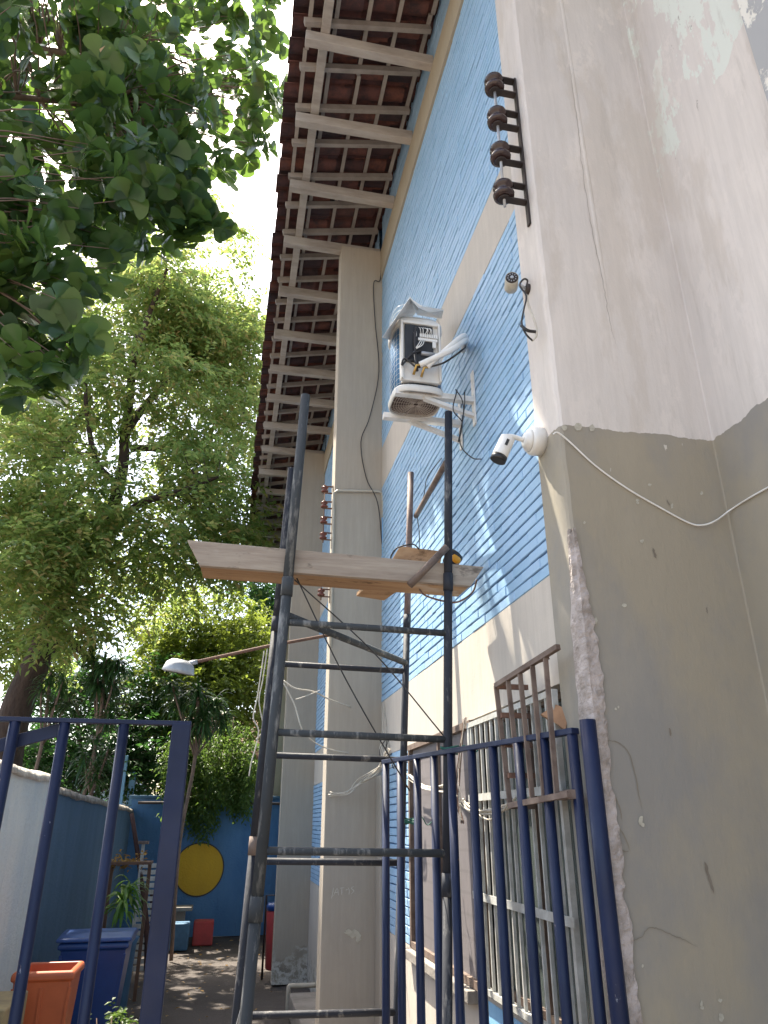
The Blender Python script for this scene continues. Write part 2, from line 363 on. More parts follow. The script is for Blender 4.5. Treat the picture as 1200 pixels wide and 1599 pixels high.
# ---------------------------------------------------------------- the building
BL = thing('school_building', 'pale building with blue brick panels, cream pillars and a tiled eave', 'building', (W, 2.4, GZ))
COLS = [(6.14, 6.36), (11.05, 11.25), (15.96, 16.2)]
YE = 17.5
ZB = [('p', GZ, .98), ('w', .98, 2.2), ('p', 2.2, 2.64), ('b', 2.64, 4.65), ('p', 4.65, 5.08), ('b', 5.08, 7.17), ('s', 7.17, 7.56), ('b', 7.56, 8.12)]
def bricks(mb, y0, y1, z0, z1):
    n = max(1, round((z1-z0)/.0535)); h = (z1-z0)/n
    for i in range(n):
        za0 = z0+i*h; zb0 = z0+(i+1)*h; y = y0-(i % 2)*.103-random.random()*.006
        while y < y1:
            l = .205+random.uniform(-.004, .004); za = za0+random.uniform(.0026, .0052); zb = zb0-random.uniform(.0026, .0052); a = max(y0, y+.0015); b = min(y1, y+l-.0015)
            if b-a > .01:
                d = random.uniform(-.0026, .0026); j = random.uniform(-.0012, .0012); e = random.uniform(-.0012, .0012)
                x0 = W-.001+d; c = .003; xb = W+.03
                v = [(x0, a+c, za+c+j), (x0, b-c, za+c+e), (x0, b-c, zb-c+e), (x0, a+c, zb-c+j), (xb, a, za+j), (xb, b, za+e), (xb, b, zb+e), (xb, a, zb+j),
                     (x0+c, a, za+j), (x0+c, b, za+e), (x0+c, b, zb+e), (x0+c, a, zb+j)]
                mb.add(v, [(3,2,1,0), (0,1,9,8), (1,2,10,9), (2,3,11,10), (3,0,8,11), (8,9,5,4), (9,10,6,5), (10,11,7,6), (11,8,4,7)])
            y += l
wall = MB(); brk = MB(); mort = MB(); strip = MB(); blueflat = MB()
bays = [(2.63, 6.14), (6.36, 11.05), (11.25, 15.96), (16.2, YE)]
for bi, (ya, yb) in enumerate(bays):
    for typ, za, zb in ZB:
        if typ == 'p': 
            if bi == 0 and za < 0: wall.box(W, W+.25, ya, yb, za, zb)
            else: wall.box(W, W+.25, ya, yb, za, zb)
        elif typ == 's': strip.box(W-.02, W+.25, ya, yb, za, zb)
        elif typ == 'b':
            mort.box(W+.012, W+.25, ya, yb, za, zb); bricks(brk, ya, yb, za, zb)
        else:
            if bi == 0:
                mort.box(W+.012, W+.25, 5.17, yb, za, zb); bricks(brk, 5.17, yb, za, zb)
            else:
                mort.box(W+.012, W+.25, ya, yb, za, zb); bricks(brk, ya, yb, za, zb)
wo_ = wall.build('wall', M_up, BL)
brk.build('brick_panel', M_brick, BL); mort.build('brick_joints', M_mortar, BL); strip.build('ring_beam', M_beam, BL)
MB().box(W-.004, W+.02, 2.66, 3.72, .80, .965).build('blue_sill_band', M_bluepaint, BL)
MB().box(W+.0, W+.3, YE, YE+.2, GZ, 8.1).build('end_wall', M_up, BL)
for k, (a, b) in enumerate(COLS):
    MB().box(.785, W+.02, a, b, GZ, 7.565).build('column', M_col, BL, bevel=.006)
MB().box(1.19, W-.003, 5.94, 6.135, GZ, 2.05).build('column_offset', M_col, BL, bevel=.006)
# corner pillar: side face X=1.234, front face Y=2.4 up to the recess at X=1.942, then the recess wall runs back towards the viewer
XC, XI, YF = 1.232, 1.942, 2.40
pil = MB()
def rgrid(mb, fn, us, vs):
    b = len(mb.v)
    for u in us:
        for v in vs: mb.v.append(fn(u, v))
    m = len(vs)
    for i in range(len(us)-1):
        for j in range(len(vs)-1): mb.f.append((b+i*m+j, b+(i+1)*m+j, b+(i+1)*m+j+1, b+i*m+j+1)); mb.sm.append(False)
from mathutils import noise as mn
def nz(x, y, z, s=1): return mn.noise(Vector((x*s, y*s, z*s)))
# rounded, slightly wavy corner profile run up the full height
prof = [(XC, 2.63), (XC, 2.55), (XC, 2.48), (XC, 2.425), (XC+.004, 2.409), (XC+.014, YF), (XC+.05, YF), (1.40, YF), (1.525, YF), (1.532, YF-.003), (1.540, YF-.003), (1.548, YF), (1.72, YF), (1.9, YF), (1.935, YF), (XI, YF-.003), (XI, 2.2), (XI, 1.9), (XI, 1.4), (XI, .5), (XI, -1.5)]
zs = list(np.linspace(GZ, 11, 260))
def pf(u, z):
    x, y = prof[int(u)]; k = .0015*nz(x*3, y*3, z, .9)
    if int(u) in (9, 10): y = YF-.0035*min(1, max(0, (z-3.5)/.8))
    edge = 1 if int(u) in (3, 4, 5) else 0
    return (x+(k+edge*.004*nz(0, 3, z, 9)), y+k, z)
rgrid(pil, pf, range(len(prof)), zs)
pil.build('corner_pillar', M_pil, BL)
nar = MB().box(W+.005, 1.9, 2.45, 2.63, GZ, 10.9); nar.build('pillar_core', M_up, BL)
MB().box(XI-.022, XI+.1, -1.4, 1.67, 3.4, 11).build('peeling_pier', M_peel, BL)
MB().box(XI+.005, XI+.3, -1.6, 2.5, GZ, 11).build('recess_wall', M_up, BL)
# broken arris: ragged patch of bare render wrapping the corner
def broken():
    mb = MB(); zz = np.linspace(GZ, 2.75, 300); nb = len(mb.v); M = 13
    for z in zz:
        t = min(1, max(0, (2.75-z)/.35))
        wf = (.042+.018*nz(0, 0, z, 2.1)+.012*nz(1, 4, z, 9)+.012*nz(3, 1, z, 30))*(.25+.75*t); wf = max(.012, wf)
        ws = (.075+.03*nz(5, 0, z, 2.5)+.02*nz(2, 4, z, 12))*(.15+.85*t); ws = max(.010, ws)
        for i in range(M):
            if i < 5: x = XC; y = YF+.012+ws*(1-i/5)
            elif i == 5: x = XC+.006; y = YF+.006
            else: x = XC+.014+wf*((i-6)/(M-7)); y = YF
            e = 0 if i in (0, M-1) else 1
            px = -.004 if i < 6 else 0; py = -.004 if i > 5 else 0
            a = e*(.008*abs(nz(x*2, y*2, z, 17))+.007*nz(x, y, z, 45)+.003)
            if i < 5: x += px+a*(1 if e else 1)*.8
            elif i == 5: x += a*.9; y += a*.9
            else: y += py+a*.6
            if not e: x += .004 if i == 0 else 0; y += .004 if i else 0
            # keep proud of the paint
            mb.v.append((min(x, XC+.02) if i < 5 else x, y, z))
    for i in range(len(zz)-1):
        for j in range(M-1):
            b = nb+i*M+j; mb.f.append((b, b+1, b+M+1, b+M)); mb.sm.append(False)
    # shift whole patch outward so it sits in front of the pillar skin
    mb.v = [(x-.009, y-.009, z) for x, y, z in mb.v]
    return mb
broken().build('broken_corner', M_rough, BL)

# window 1: grey screened panel; window 2: louvred glass behind white bars
wz0, wz1 = .98, 2.2
Wd = MB().box(W+.10, W+.13, 2.63, 5.17, wz0, wz1); 
scr = MB().box(W+.012, W+.03, 3.80, 5.10, wz0+.03, wz1-.03).build('window_screen', M_screen, BL)
fr = MB()
for z0, z1 in ((wz0, wz0+.035), (wz1-.035, wz1)): fr.box(W-.012, W+.06, 3.76, 5.17, z0, z1)
for y0 in (3.76, 5.13): fr.box(W-.010, W+.06, y0, y0+.04, wz0+.035, wz1-.035)
fr.box(W-.002, W+.05, 4.42, 4.445, wz0+.035, wz1-.035)
fr.build('screen_frame', M_rustpaint, scr)
MB().box(W-.05, W+.05, 3.85, 5.2, wz0-.06, wz0-.004).build('window_sill', M_conc, BL, bevel=.006)
gl = MB(); gl.box(W+.105, W+.111, 2.662, 3.18, wz0+.03, wz1-.03); gl.box(W+.105, W+.111, 3.208, 3.725, wz0+.03, wz1-.03)
lg = gl.build('glass_pane', M_glass, BL)
fr = MB()
for z0, z1 in ((wz0, wz0+.03), (wz1-.03, wz1)): fr.box(W+.08, W+.15, 2.63, 3.755, z0, z1)
for y0 in (2.63, 3.18, 3.725): fr.box(W+.08, W+.15, y0, y0+.028, wz0+.03, wz1-.03)
fr.build('window_frame', M_rustpaint, lg)
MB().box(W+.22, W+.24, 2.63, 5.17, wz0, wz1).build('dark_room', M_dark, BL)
MB().box(W+.05, W+.245, 2.6, 5.2, wz1+.001, wz1+.02).build('lintel', M_rustpaint, BL)
GR = thing('window_grille', 'white painted grille of upright bars over the dark glass window behind the right gate leaf', 'window grille', (W, 3.2, wz0))
gb = MB(); gb.box(W-.03, W-.006, 2.66, 3.75, wz1-.045, wz1-.02); gb.box(W-.03, W-.006, 2.66, 3.75, wz0+.02, wz0+.045)
for yy_ in (2.66, 3.726): gb.box(W-.029, W-.007, yy_, yy_+.024, wz0+.045, wz1-.045)
gb.build('grille_frame', M_whitegrille, GR)
for zf in (1.80, 1.37): MB().box(W-.036, W-.030, 2.64, 3.75, zf, zf+.032).build('cross_strap', M_whitegrille, GR)
for i in range(14):
    y = 2.735+i*.0735; MB().box(W-.027, W-.014, y, y+.011, wz0+.045, wz1-.045).build('bar', M_whitegrille, GR)

# ---------------------------------------------------------------- eave: brackets, purlin, rafters, battens, tiles
def rz(x): return 7.74+(x-.05)*.215         # underside of the tile layer
for y in (1.7, 2.45, 3.2, 3.95, 4.70, 5.47, 6.24, 7.07, 7.92, 8.72, 9.5, 10.33, 11.17, 12.05, 12.9, 13.7, 14.45, 15.2, 16, 16.8):
    j = random.uniform(-.008, .008)
    mb = MB().bar((.15+j, y, 7.60+j), (W-.01, y+j, 7.605), .074, .108)
    mb.build('bracket', M_wood, BL, bevel=.004)
zp = rz(.31)-.125
MB().bar((.315, 1, 7.66+.048), (.30, YE, 7.66+.05), .075, .09).build('purlin', M_wood, BL, bevel=.004)
raf = []
y = 1.15
while y < YE:
    j = random.uniform(-.01, .01)
    MB().bar((.135, y+j, rz(.135)-.062), (W-.04, y+j, rz(W)-.067), .042, .06).build('rafter', M_batten, BL); y += .39 if True else 0
for k, x in enumerate((.175, .40, .66, .92, 1.185)):
    mb = MB()
    yy0 = 1.0
    while yy0 < YE:
        l = random.uniform(2.5, 3.4); y1 = min(YE, yy0+l); jx = random.uniform(-.01, .01)
        mb.bar((x+jx, yy0, rz(x)-.012+random.uniform(-.003, .003)), (x+jx+random.uniform(-.006, .006), y1-.004, rz(x)-.012), .034, .026); yy0 = y1
    mb.build('batten', M_batten, BL)
def tiles():
    """overlapping half-round clay tiles, laid in courses down the slope"""
    V = []; F = []; per = .205
    ycols = int((YE-.9)/per); courses = [(.035, .36), (.28, .62), (.54, .88), (.80, 1.14), (1.06, 1.40), (1.32, 1.7)]
    for ci, (xa, xb) in enumerate(courses):
        for k in range(ycols):
            yc = .9+k*per+random.uniform(-.006, .006); j = random.uniform(-.02, .02); jz = random.uniform(-.004, .004)
            for typ in (0, 1):
                b = len(V); n = 7; yo = yc+(per/2 if typ else 0); sg = 1 if typ else -1; r = per*.30
                if typ == 0: r = per*.33
                for (x, off) in ((xa+j, 0.0), (xb+j, .018)):
                    for i in range(n):
                        t = math.pi*i/(n-1); yy = yo+r*math.cos(t)*1.02; zz = sg*r*.62*math.sin(t)
                        base = rz(x)+.058+(ci*0)-off+.012+jz
                        V.append((x, yy, base+zz))
                for i in range(n-1): F.append((b+i, b+i+1, b+n+i+1, b+n+i))
    V = np.array(V); F = np.array(F); nv = len(V); V2 = V.copy(); V2[:, 2] += .013
    rim = []
    for b in range(0, nv, 14):
        for i in range(6): rim.append((b+i, b+i+1, nv+b+i+1, nv+b+i))
    F = np.concatenate([F, F[:, ::-1]+nv, np.array(rim)])
    return arr_obj('roof_tiles', np.concatenate([V, V2]), F, M_tile, BL, True)
tiles()
MB().box(W+.25, 6, 1, YE, 8.2, 8.24).build('roof_deck', M_tile, BL)
MB().box(W+.26, 6, 2.7, YE, GZ, 8.2).build('building_mass', M_up, BL)

# conduit, cables on the first column
def pipe(name, label, cat, pts, r, mat_, k=6, sm=True, grp=None, n=8):
    p = spline(pts, k) if sm else [Vector(q) for q in pts]
    o = MB().tube(p, r, n).build(name, mat_, None, origin=pts[0]); return tag(o, label, cat, grp)
YC = 6.13
def c1(x, y, dy=0): return at(x, y, YC+dy)
a = c1(521, 800); b = c1(521, 771); c = c1(527, 767); d = c1(590, 768); e = c1(597, 772); f = c1(598, 810)
MB().tube([c1(517, 1010, -.015), c1(520, 850, -.015), a+Vector((0, -.015, 0)), b+Vector((0, -.015, 0)), c+Vector((0, -.015, 0)), d+Vector((0, -.015, 0)), e+Vector((0, -.015, 0)), f+Vector((0, -.015, 0))], .012, 8).build('conduit', M_conduit, BL)
MB().tube([f+Vector((0, -.02, 0)), at(601, 960, YC-.02), at(604, 1100, YC-.02)], .015, 8).build('blue_conduit', M_bluepaint, BL)
pipe('cable', 'thin black cable looping down the face of the nearest cream column', 'cable', [c1(596, 395, -.01), c1(594, 437, -.01), c1(584, 442, -.012), c1(586, 500, -.012), c1(592, 580, -.012), c1(578, 650, -.015), c1(564, 690, -.012), c1(572, 745, -.012), c1(590, 785, -.03), c1(597, 850, -.012)], .0045, M_cable)

# ---------------------------------------------------------------- insulator racks
def rack(label, x, y, z, n, sp, sc, m1, grp=None):
    """spool insulators on U straps fixed to a face that looks -X at x"""
    t = thing('insulator_rack', label, 'insulator', (x, y, z), grp)
    MB().box(x-.012*sc, x-.003, y-.014*sc, y+.014*sc, z-sp*n+.04*sc, z+.05*sc).build('backing_plate', M_iron, t)
    xo = x-.125*sc
    MB().tube([(xo, y, z+.055*sc), (xo, y, z-sp*(n-1)-.12*sc)], .0075*sc, 8).build('rod', M_alum if sc > .9 else M_rust, t)
    for i in range(n):
        zc = z-i*sp-.02*sc
        for dz in (.052, -.052):
            u = MB()
            u.box(xo-.022*sc, x-.012*sc, y-.018*sc, y+.018*sc, zc+(dz-.004)*sc, zc+(dz+.004)*sc)
            u.lathe((xo, y, zc+(dz-.0045)*sc), (0, 0, 1), [(0, .028*sc), (.009*sc, .028*sc)], 14)
            u.build('strap', M_iron if sc > .9 else M_rust, t)
        MB().lathe((xo, y, zc-.045*sc), (0, 0, 1), [(0, .032*sc), (.006*sc, .050*sc), (.022*sc, .053*sc), (.032*sc, .040*sc), (.045*sc, .029*sc), (.058*sc, .040*sc), (.068*sc, .052*sc), (.082*sc, .049*sc), (.090*sc, .030*sc)], 20).build('spool', m1, t)
    return t
rack('dark brown four spool insulator rack high on the big corner pillar above the small camera', XC, 2.47, 5.34, 4, .255, 1.0, M_porc)
rack('rusty four spool insulator rack on the left edge of the nearest free column', .785, 6.22, 4.63, 4, .158, .66, M_porc2)
rack('rusty two spool insulator rack low on the column edge under the plank', .785, 6.22, 3.74, 2, .13, .66, M_porc2)

# ---------------------------------------------------------------- air conditioner on its wall brackets
def ac():
    yn, yf = 3.37, 3.66; zb = at(650, 613, yn).z+.02; zt = at(650, 497, yn).z
    xL, xR = .765, at(696, 560, yn).x; cx, cy = (xL+xR)/2, (yn+yf)/2; hx, hy = (xR-xL)/2, (yf-yn)/2
    t = thing('air_conditioner', 'white outdoor air conditioner with opened front showing black electronics, on the blue brick wall', 'air conditioner', (cx, cy, zb))
    def sup(hx, hy, z, n=40, e=.42):
        P = []
        for k in range(n):
            a = 2*math.pi*k/n; ca, sa = math.cos(a), math.sin(a)
            P.append((cx+hx*math.copysign(abs(ca)**e, ca), cy+hy*math.copysign(abs(sa)**e, sa), z))
        return P
    def loft(rings, caps=True, e=.42, n=40):
        mb = MB(); 
        for hx_, hy_, z in rings: mb.v += sup(hx_, hy_, z, n, e)
        for i in range(len(rings)-1):
            for k in range(n): k2 = (k+1) % n; mb.f.append((i*n+k, i*n+k2, (i+1)*n+k2, (i+1)*n+k)); mb.sm.append(True)
        if caps: mb.f.append(tuple(range(n))[::-1]); mb.f.append(tuple((len(rings)-1)*n+k for k in range(n))); mb.sm += [False]*2
        return mb
    coil = loft([(hx*.95, hy*.95, zb+.05), (hx*.95, hy*.95, zt-.02)], e=.6).build('coil', M_coil, t)
    wires = MB()
    n = 60
    for i in range(17):
        z = zb+.055+i*.034; ring = [Vector(p) for p in sup(hx*.975, hy*.975, z, 40, .6)]; ring.append(ring[0]); wires.tube(ring, .0009, 3, False)
    for p in sup(hx*.975, hy*.975, 0, 26, .6): wires.tube([(p[0], p[1], zb+.04), (p[0], p[1], zt-.02)], .0009, 3, False)
    wires.build('guard_mesh', M_ac, coil)
    # base dish: rim ring with the fan guard below
    dish = MB(); nn = 40
    rings = [(.98, zb+.034), (1.03, zb+.032), (1.05, zb+.02), (1.02, zb-.006), (.97, zb-.010), (.96, zb+.012)]
    for s_, z in rings: dish.v += sup(hx*s_, hy*s_, z, nn, .55)
    for i in range(len(rings)-1):
        for k in range(nn): k2 = (k+1) % nn; dish.f.append((i*nn+k, i*nn+k2, (i+1)*nn+k2, (i+1)*nn+k)); dish.sm.append(True)
    dish.build('base_rim', M_ac, t)
    loft([(hx*.98, hy*.98, zb+.012), (hx*.98, hy*.98, zb+.03)], e=.55).build('base_plate', simple('brown_dust', (.13, .085, .068), (.08, .05, .04), sc=12, rough=.9), t)
    g = MB()
    for r in np.linspace(.1, .96, 10): 
        ring = [Vector(p) for p in sup(hx*r, hy*r, zb-.006, 32, .75)]; ring.append(ring[0]); g.tube(ring, .0017, 4, False)
    for k in range(34):
        a = 2*math.pi*k/34; q = sup(hx*.97, hy*.97, zb-.004, 34, .6)[k]; g.tube([(cx+(q[0]-cx)*.1, cy+(q[1]-cy)*.1, zb-.006), q], .0013, 4, False)
    g.build('fan_guard', simple('guard_wire', (.50, .42, .35), (.36, .29, .23), rough=.5), t)
    # front white service panel facing the viewer, with its black electronics box
    fx0, fx1 = at(628, 560, yn).x, at(684, 560, yn).x
    pn = MB(); fy = yn-.012
    pn.box(fx0, fx1, fy, fy+.06, zb+.05, zt-.05)
    for x0 in (fx0-.012, fx1-.002): pn.box(x0, x0+.014, fy-.022, fy+.02, zb+.05, zt-.045)
    pn.box(fx0, fx1, fy-.02, fy+.01, zt-.065, zt-.045)
    pn = pn.build('service_panel', M_ac, t, bevel=.004)
    el = MB().box(fx0+.012, fx1-.034, fy-.022, fy-.001, zb+.17, zt-.075).build('electronics_box', M_black, t, bevel=.004)
    tb = MB()
    for i in range(8): tb.box(.895+i*.0135, .905+i*.0135, fy-.036, fy-.023, zt-.165, zt-.14)
    tb.box(.885, 1.0, fy-.030, fy-.0225, zt-.185, zt-.168); tb.box(.86, .875, fy-.034, fy-.0225, zt-.16, zt-.13); tb.box(.97, .99, fy-.030, fy-.0225, zb+.27, zb+.31)
    tb.build('terminal_block', M_white, el)
    MB().lathe((.90, fy-.028, zt-.275), (1, 0, 0), [(0, .008), (.004, .013), (.075, .013), (.08, .008)], 12).build('capacitor', M_alum, el)
    wr = MB()
    for i in range(6):
        x = .90+i*.013; wr.tube(spline([(x, fy-.036, zt-.145), (x+random.uniform(-.01, .01), fy-.05, zt-.12), (x-.01, fy-.03, zt-.095)], 5), .0022, 5)
    for i in range(3): wr.tube(spline([(.90+i*.01, fy-.034, zt-.185), (.88+i*.012, fy-.045, zt-.23), (.86, fy-.03, zt-.27), (.868+i*.006, fy-.03, zt-.36)], 5), .0028, 5)
    wr.build('wiring', M_white, el)
    wr = MB()
    wr.tube(spline([(.87, fy-.03, zt-.1), (.862, fy-.035, zt-.2), (.868, fy-.03, zt-.3), (.875, fy-.03, zt-.40)], 6), .008, 7)
    wr.tube(spline([(.90, fy-.03, zt-.26), (.84, fy-.04, zt-.30), (.785, fy-.04, zt-.38), (.80, fy-.045, zb+.16), (.86, fy-.045, zb+.115), (.90, fy-.04, zb+.12)], 8), .0055, 7)
    wr.build('black_lead', M_cable, t)
    # cap and loose lifted lid
    loft([(hx*1.0, hy*1.0, zt-.055), (hx*1.03, hy*1.03, zt-.05), (hx*1.03, hy*1.03, zt-.01), (hx*.90, hy*.90, zt+.02)], e=.5).build('top_cap', M_ac, t)
    lid = MB(); pts = [at(600, 524, 3.35), at(640, 467, 3.30), at(652, 478, 3.33), at(668, 489, 3.40), at(684, 491, 3.5), at(691, 484, 3.6), at(676, 470, 3.9), at(620, 488, 3.85)]
    ctr = sum(pts, Vector())/len(pts)
    lid.prism([at(597, 527, 3.30), at(640, 465, 3.27), at(653, 483, 3.75), at(617, 534, 3.78)], (.004, .004, .010))
    lid.prism([at(640, 465, 3.27), at(653, 480, 3.30), at(670, 488, 3.38), at(693, 485, 3.50), at(690, 498, 3.8), at(652, 492, 3.75)], (.002, .0, .010))
    lid.build('loose_lid', M_white, t)
    # insulated pipes to the wall
    hp = at(725, 541, 1.22, 0)
    for k, (s0, off) in enumerate((((.885, fy-.05, zb+.125), 0), ((.93, fy-.05, zb+.115), .03))):
        s0 = Vector(s0); md = Vector((1.05, fy-.12, zb+.20+off)); m2 = Vector((1.16, 3.30, zb+.33+off))
        MB().tube(spline([s0, md, m2, hp+Vector((0, k*.02, -.02*k))], 8), .018 if k == 0 else .016, 10).build('insulated_pipe', M_white, t)
        MB().tube([s0+Vector((-.03, .03, -.05)), s0+Vector((-.02, 0, -.005)), s0+Vector((.02, 0, .005))], .008, 8).build('copper_fitting', M_copper, t)
    MB().tube(spline([s0, Vector((1.02, fy-.09, zb+.135)), Vector((1.15, 3.3, zb+.27)), hp], 8), .006, 6).build('drain_lead', M_cable, t)
    return t
ac()
def wallbracket(label, y, zarm, ztop, zbot, x0):
    t = thing('wall_bracket', label, 'bracket', (W, y, zbot), 'white brackets under the air conditioner')
    MB().box(W-.012, W-.002, y-.022, y+.022, zbot, ztop).build('wall_plate', M_acdirty, t, bevel=.002)
    MB().box(x0, W-.012, y-.02, y+.02, zarm-.018, zarm+.018).build('arm', M_acdirty, t, bevel=.002)
    MB().bar((x0+.17, y, zarm-.02), (W-.012, y, zbot+.06), .03, .022).build('strut', M_acdirty, t)
wallbracket('nearer white steel bracket carrying the air conditioner, beside the right scaffold post', 3.42, 3.952, 4.15, 3.79, .765)
wallbracket('farther white steel bracket under the air conditioner, mostly behind the fan guard', 3.68, 3.945, 4.10, 3.77, .75)
for k, pts in enumerate(([(712, 608, 3.38), (722, 625, 3.36), (724, 650, 3.37), (718, 680, 3.39), (722, 700, 3.4), (738, 715, 3.35), (752, 717, 3.3)], [(714, 610, 3.38), (708, 640, 3.36), (722, 660, 3.36), (716, 690, 3.38), (725, 640, 3.36), (726, 612, 3.36)])):
    pipe('cable', ['loose black cable hanging from the bracket, its end trailing over blue bricks', 'tangled black cable bunched beside the nearer white bracket'][k], 'cable', [at(*p) for p in pts], .0035, M_cable)

# ---------------------------------------------------------------- security cameras
def cam_low():
    base = at(846, 690, XC-.0, 0); y0, z0 = base.y, base.z
    t = thing('security_camera', 'white bullet security camera on a round junction box, on the corner pillar', 'camera', (XC, y0, z0))
    MB().lathe((XC+.004, y0, z0), (-1, 0, 0), [(0, .064), (.045, .064), (.055, .060), (.06, .05)], 28).build('junction_box', M_white, t)
    MB().lathe((XC-.056, y0, z0), (-1, 0, 0), [(0, .050), (.010, .050), (.016, .036), (.022, .036), (.03, .02)], 24).build('mount_base', M_white, t)
    e1 = Vector((XC-.085, y0, z0)); e2 = Vector((XC-.135, y0-.005, z0+.008)); c0 = Vector((XC-.175, y0-.02, z0-.035))
    MB().tube(spline([e1, e2, (e2+c0)/2+Vector((-.012, 0, .012)), c0], 6), .011, 10).build('arm', M_white, t)
    d = (at(790, 728, y0-.05)-at(820, 685, y0-.02)).normalized(); d = Vector((-.40, .12, -.90)).normalized(); s = c0-d*.03
    body = MB().lathe(s, d, [(0, .024), (.006, .032), (.095, .034), (.10, .034)], 24).build('camera_body', M_white, t)
    MB().lathe(s+d*.10, d, [(0, .0345), (.022, .0345), (.024, .030)], 24).build('lens_hood', M_black, body)
    MB().bar(s+d*.03+Vector((0, -.033, 0)), s+d*.06+Vector((0, -.033, 0)), .012, .004, up=(0, 1, 0)).build('sticker', M_black, body)
    return Vector((XC-.02, y0-.06, z0-.005))
e = cam_low()
pts = [at(864, 678, 2.39), at(872, 676, 2.385), at(890, 690, 2.39), at(930, 727, 2.392), at(980, 763, 2.392), at(1030, 792, 2.392), at(1075, 816, 2.392), at(1097, 820, 2.385), at(1118, 813, 2.375), at(1140, 797, 1.93, 0), at(1168, 779, 1.934, 0), at(1200, 761, 1.934, 0), at(1300, 705, 1.934, 0)]
pipe('cable', 'white cable sagging across the dark lower pillar from the camera box', 'cable', pts, .0036, M_white)
def cam_up():
    b = at(826, 452, XC, 0); y0, z0 = b.y, b.z
    t = thing('security_camera', 'small old beige camera pointing down at the viewer, hung below the big insulators', 'camera', (XC, y0, z0))
    MB().lathe((XC+.003, y0, z0), (-1, 0, 0), [(0, .026), (.012, .026), (.02, .012)], 18).build('mount_base', M_iron, t)
    MB().tube([(XC-.01, y0, z0), (XC-.05, y0-.005, z0+.02)], .007, 8).build('arm', M_alum, t)
    d = Vector((-.30, -.93, -.12)).normalized(); c = Vector((XC-.085, y0-.0, z0+.03)); M_beige = simple('beige_housing', (.50, .47, .40), (.4, .37, .3), rough=.4)
    body = MB().lathe(c-d*.055, d, [(0, .028), (.005, .032), (.09, .032)], 24).build('camera_body', M_beige, t)
    MB().lathe(c+d*.035, d, [(0, .030), (.003, .024)], 24).build('lens_plate', M_iron, body)
    mb = MB()
    for k in range(10):
        a = 2*math.pi*k/10; u = d.orthogonal().normalized(); q = d.cross(u); mb.lathe(c+d*.038+(u*math.cos(a)+q*math.sin(a))*.019, d, [(0, .0035), (.003, .002)], 8)
    mb.lathe(c+d*.038, d, [(0, .009), (.006, .007)], 12); mb.build('infrared_ring', M_alum, body)
    L = [(822, 448, 2.5), (824, 438, 2.49), (818, 436, 2.48), (812, 446, 2.47), (822, 462, 2.46), (818, 485, 2.47), (815, 505, 2.47), (822, 522, 2.46), (832, 532, 2.46), (838, 523, 2.46), (836, 505, 2.46), (826, 478, 2.47), (822, 460, 2.48)]
    MB().tube(spline([at(*p) for p in L[:9]], 6), .0045, 6).build('lead', M_cable, t)
    MB().tube(spline([at(*p) for p in L[8:]], 6), .0055, 6).build('pale_lead', M_wire, t)
    MB().tube(spline([at(814, 508, 2.46), at(824, 516, 2.45), at(836, 518, 2.46)], 5), .008, 6).build('connector', M_black, t)
cam_up()

# ---------------------------------------------------------------- scaffold
LX = .0385
SK = .915; _c0 = Vector((0, 0, CH)); ZG = CH+(GZ-CH)/SK
def sc(x, y, z): return _c0+(Vector((x+LX*(z-GZ), y, z-LX*.5*(x-.1)))-_c0)*SK
def ats(x, y, Y): return at(x, y, Y*SK)
SX0, SX1, SY0, SY1 = .118, 1.002, 3.70, 4.70
SF = thing('scaffold_tower', 'dark paint-flecked tubular scaffold tower leaning between the gate and the blue wall', 'scaffold', (SX0, SY0*.915, GZ))
def post(x, y, ztop, r, m, cuts, m2=None):
    z = ZG; segs = cuts+[ztop]
    for i, zt in enumerate(segs):
        mm = m2 if (m2 and i == len(segs)-1) else m
        MB().tube([sc(x, y, z+(.004 if i else 0)), sc(x, y, (z+zt)/2), sc(x, y, zt)], r, 12).build('post', mm, SF); 
        if i < len(segs)-1: MB().tube([sc(x, y, zt-.05), sc(x, y, zt+.05)], r*1.18, 12).build('coupler', M_rustpaint if (i == 0 and x < .5 and y > 4) else m, SF)
        z = zt
post(SX0, SY0, 4.04, .0255, M_post, [1.35, 2.85])
post(SX1, SY0, 4.05, .0215, M_post2, [1.45, 2.95])
post(SX0, SY1, 4.05, .0225, M_post2, [1.58, 2.9])
post(SX1, SY1, 4.12, .0205, M_post2, [1.52, 2.98], M_postbrown)
for z, m in ((2.66, M_post), (2.11, M_post), (1.585, M_post), (.75, M_post), (.2, M_post)):
    MB().tube([sc(SX0, SY0, z), sc(SX1, SY0, z)], .0165, 10).build('rung', m, SF)
for z in (2.645, 2.085, 1.50, .75, .2):
    MB().tube([sc(SX0, SY1, z), sc(SX1, SY1, z)], .0175, 10).build('rung', M_post2, SF)
MB().tube([sc(SX0, SY0, 2.70), sc(SX1, SY1, 2.70)], .019, 10).build('diagonal_brace', M_post, SF)
MB().tube([ats(640, 914, 3.70), ats(698, 854, 3.66)], .019, 10).build('diagonal_brace', M_rustpaint, SF)
MB().tube([ats(650, 806, 4.68), ats(697, 722, 3.74)], .017, 10).build('diagonal_brace', M_rustpaint, SF)
MB().tube([sc(SX0, SY0, 1.02), sc(SX0, SY1, .62)], .016, 10).build('diagonal_brace', M_alum, SF)
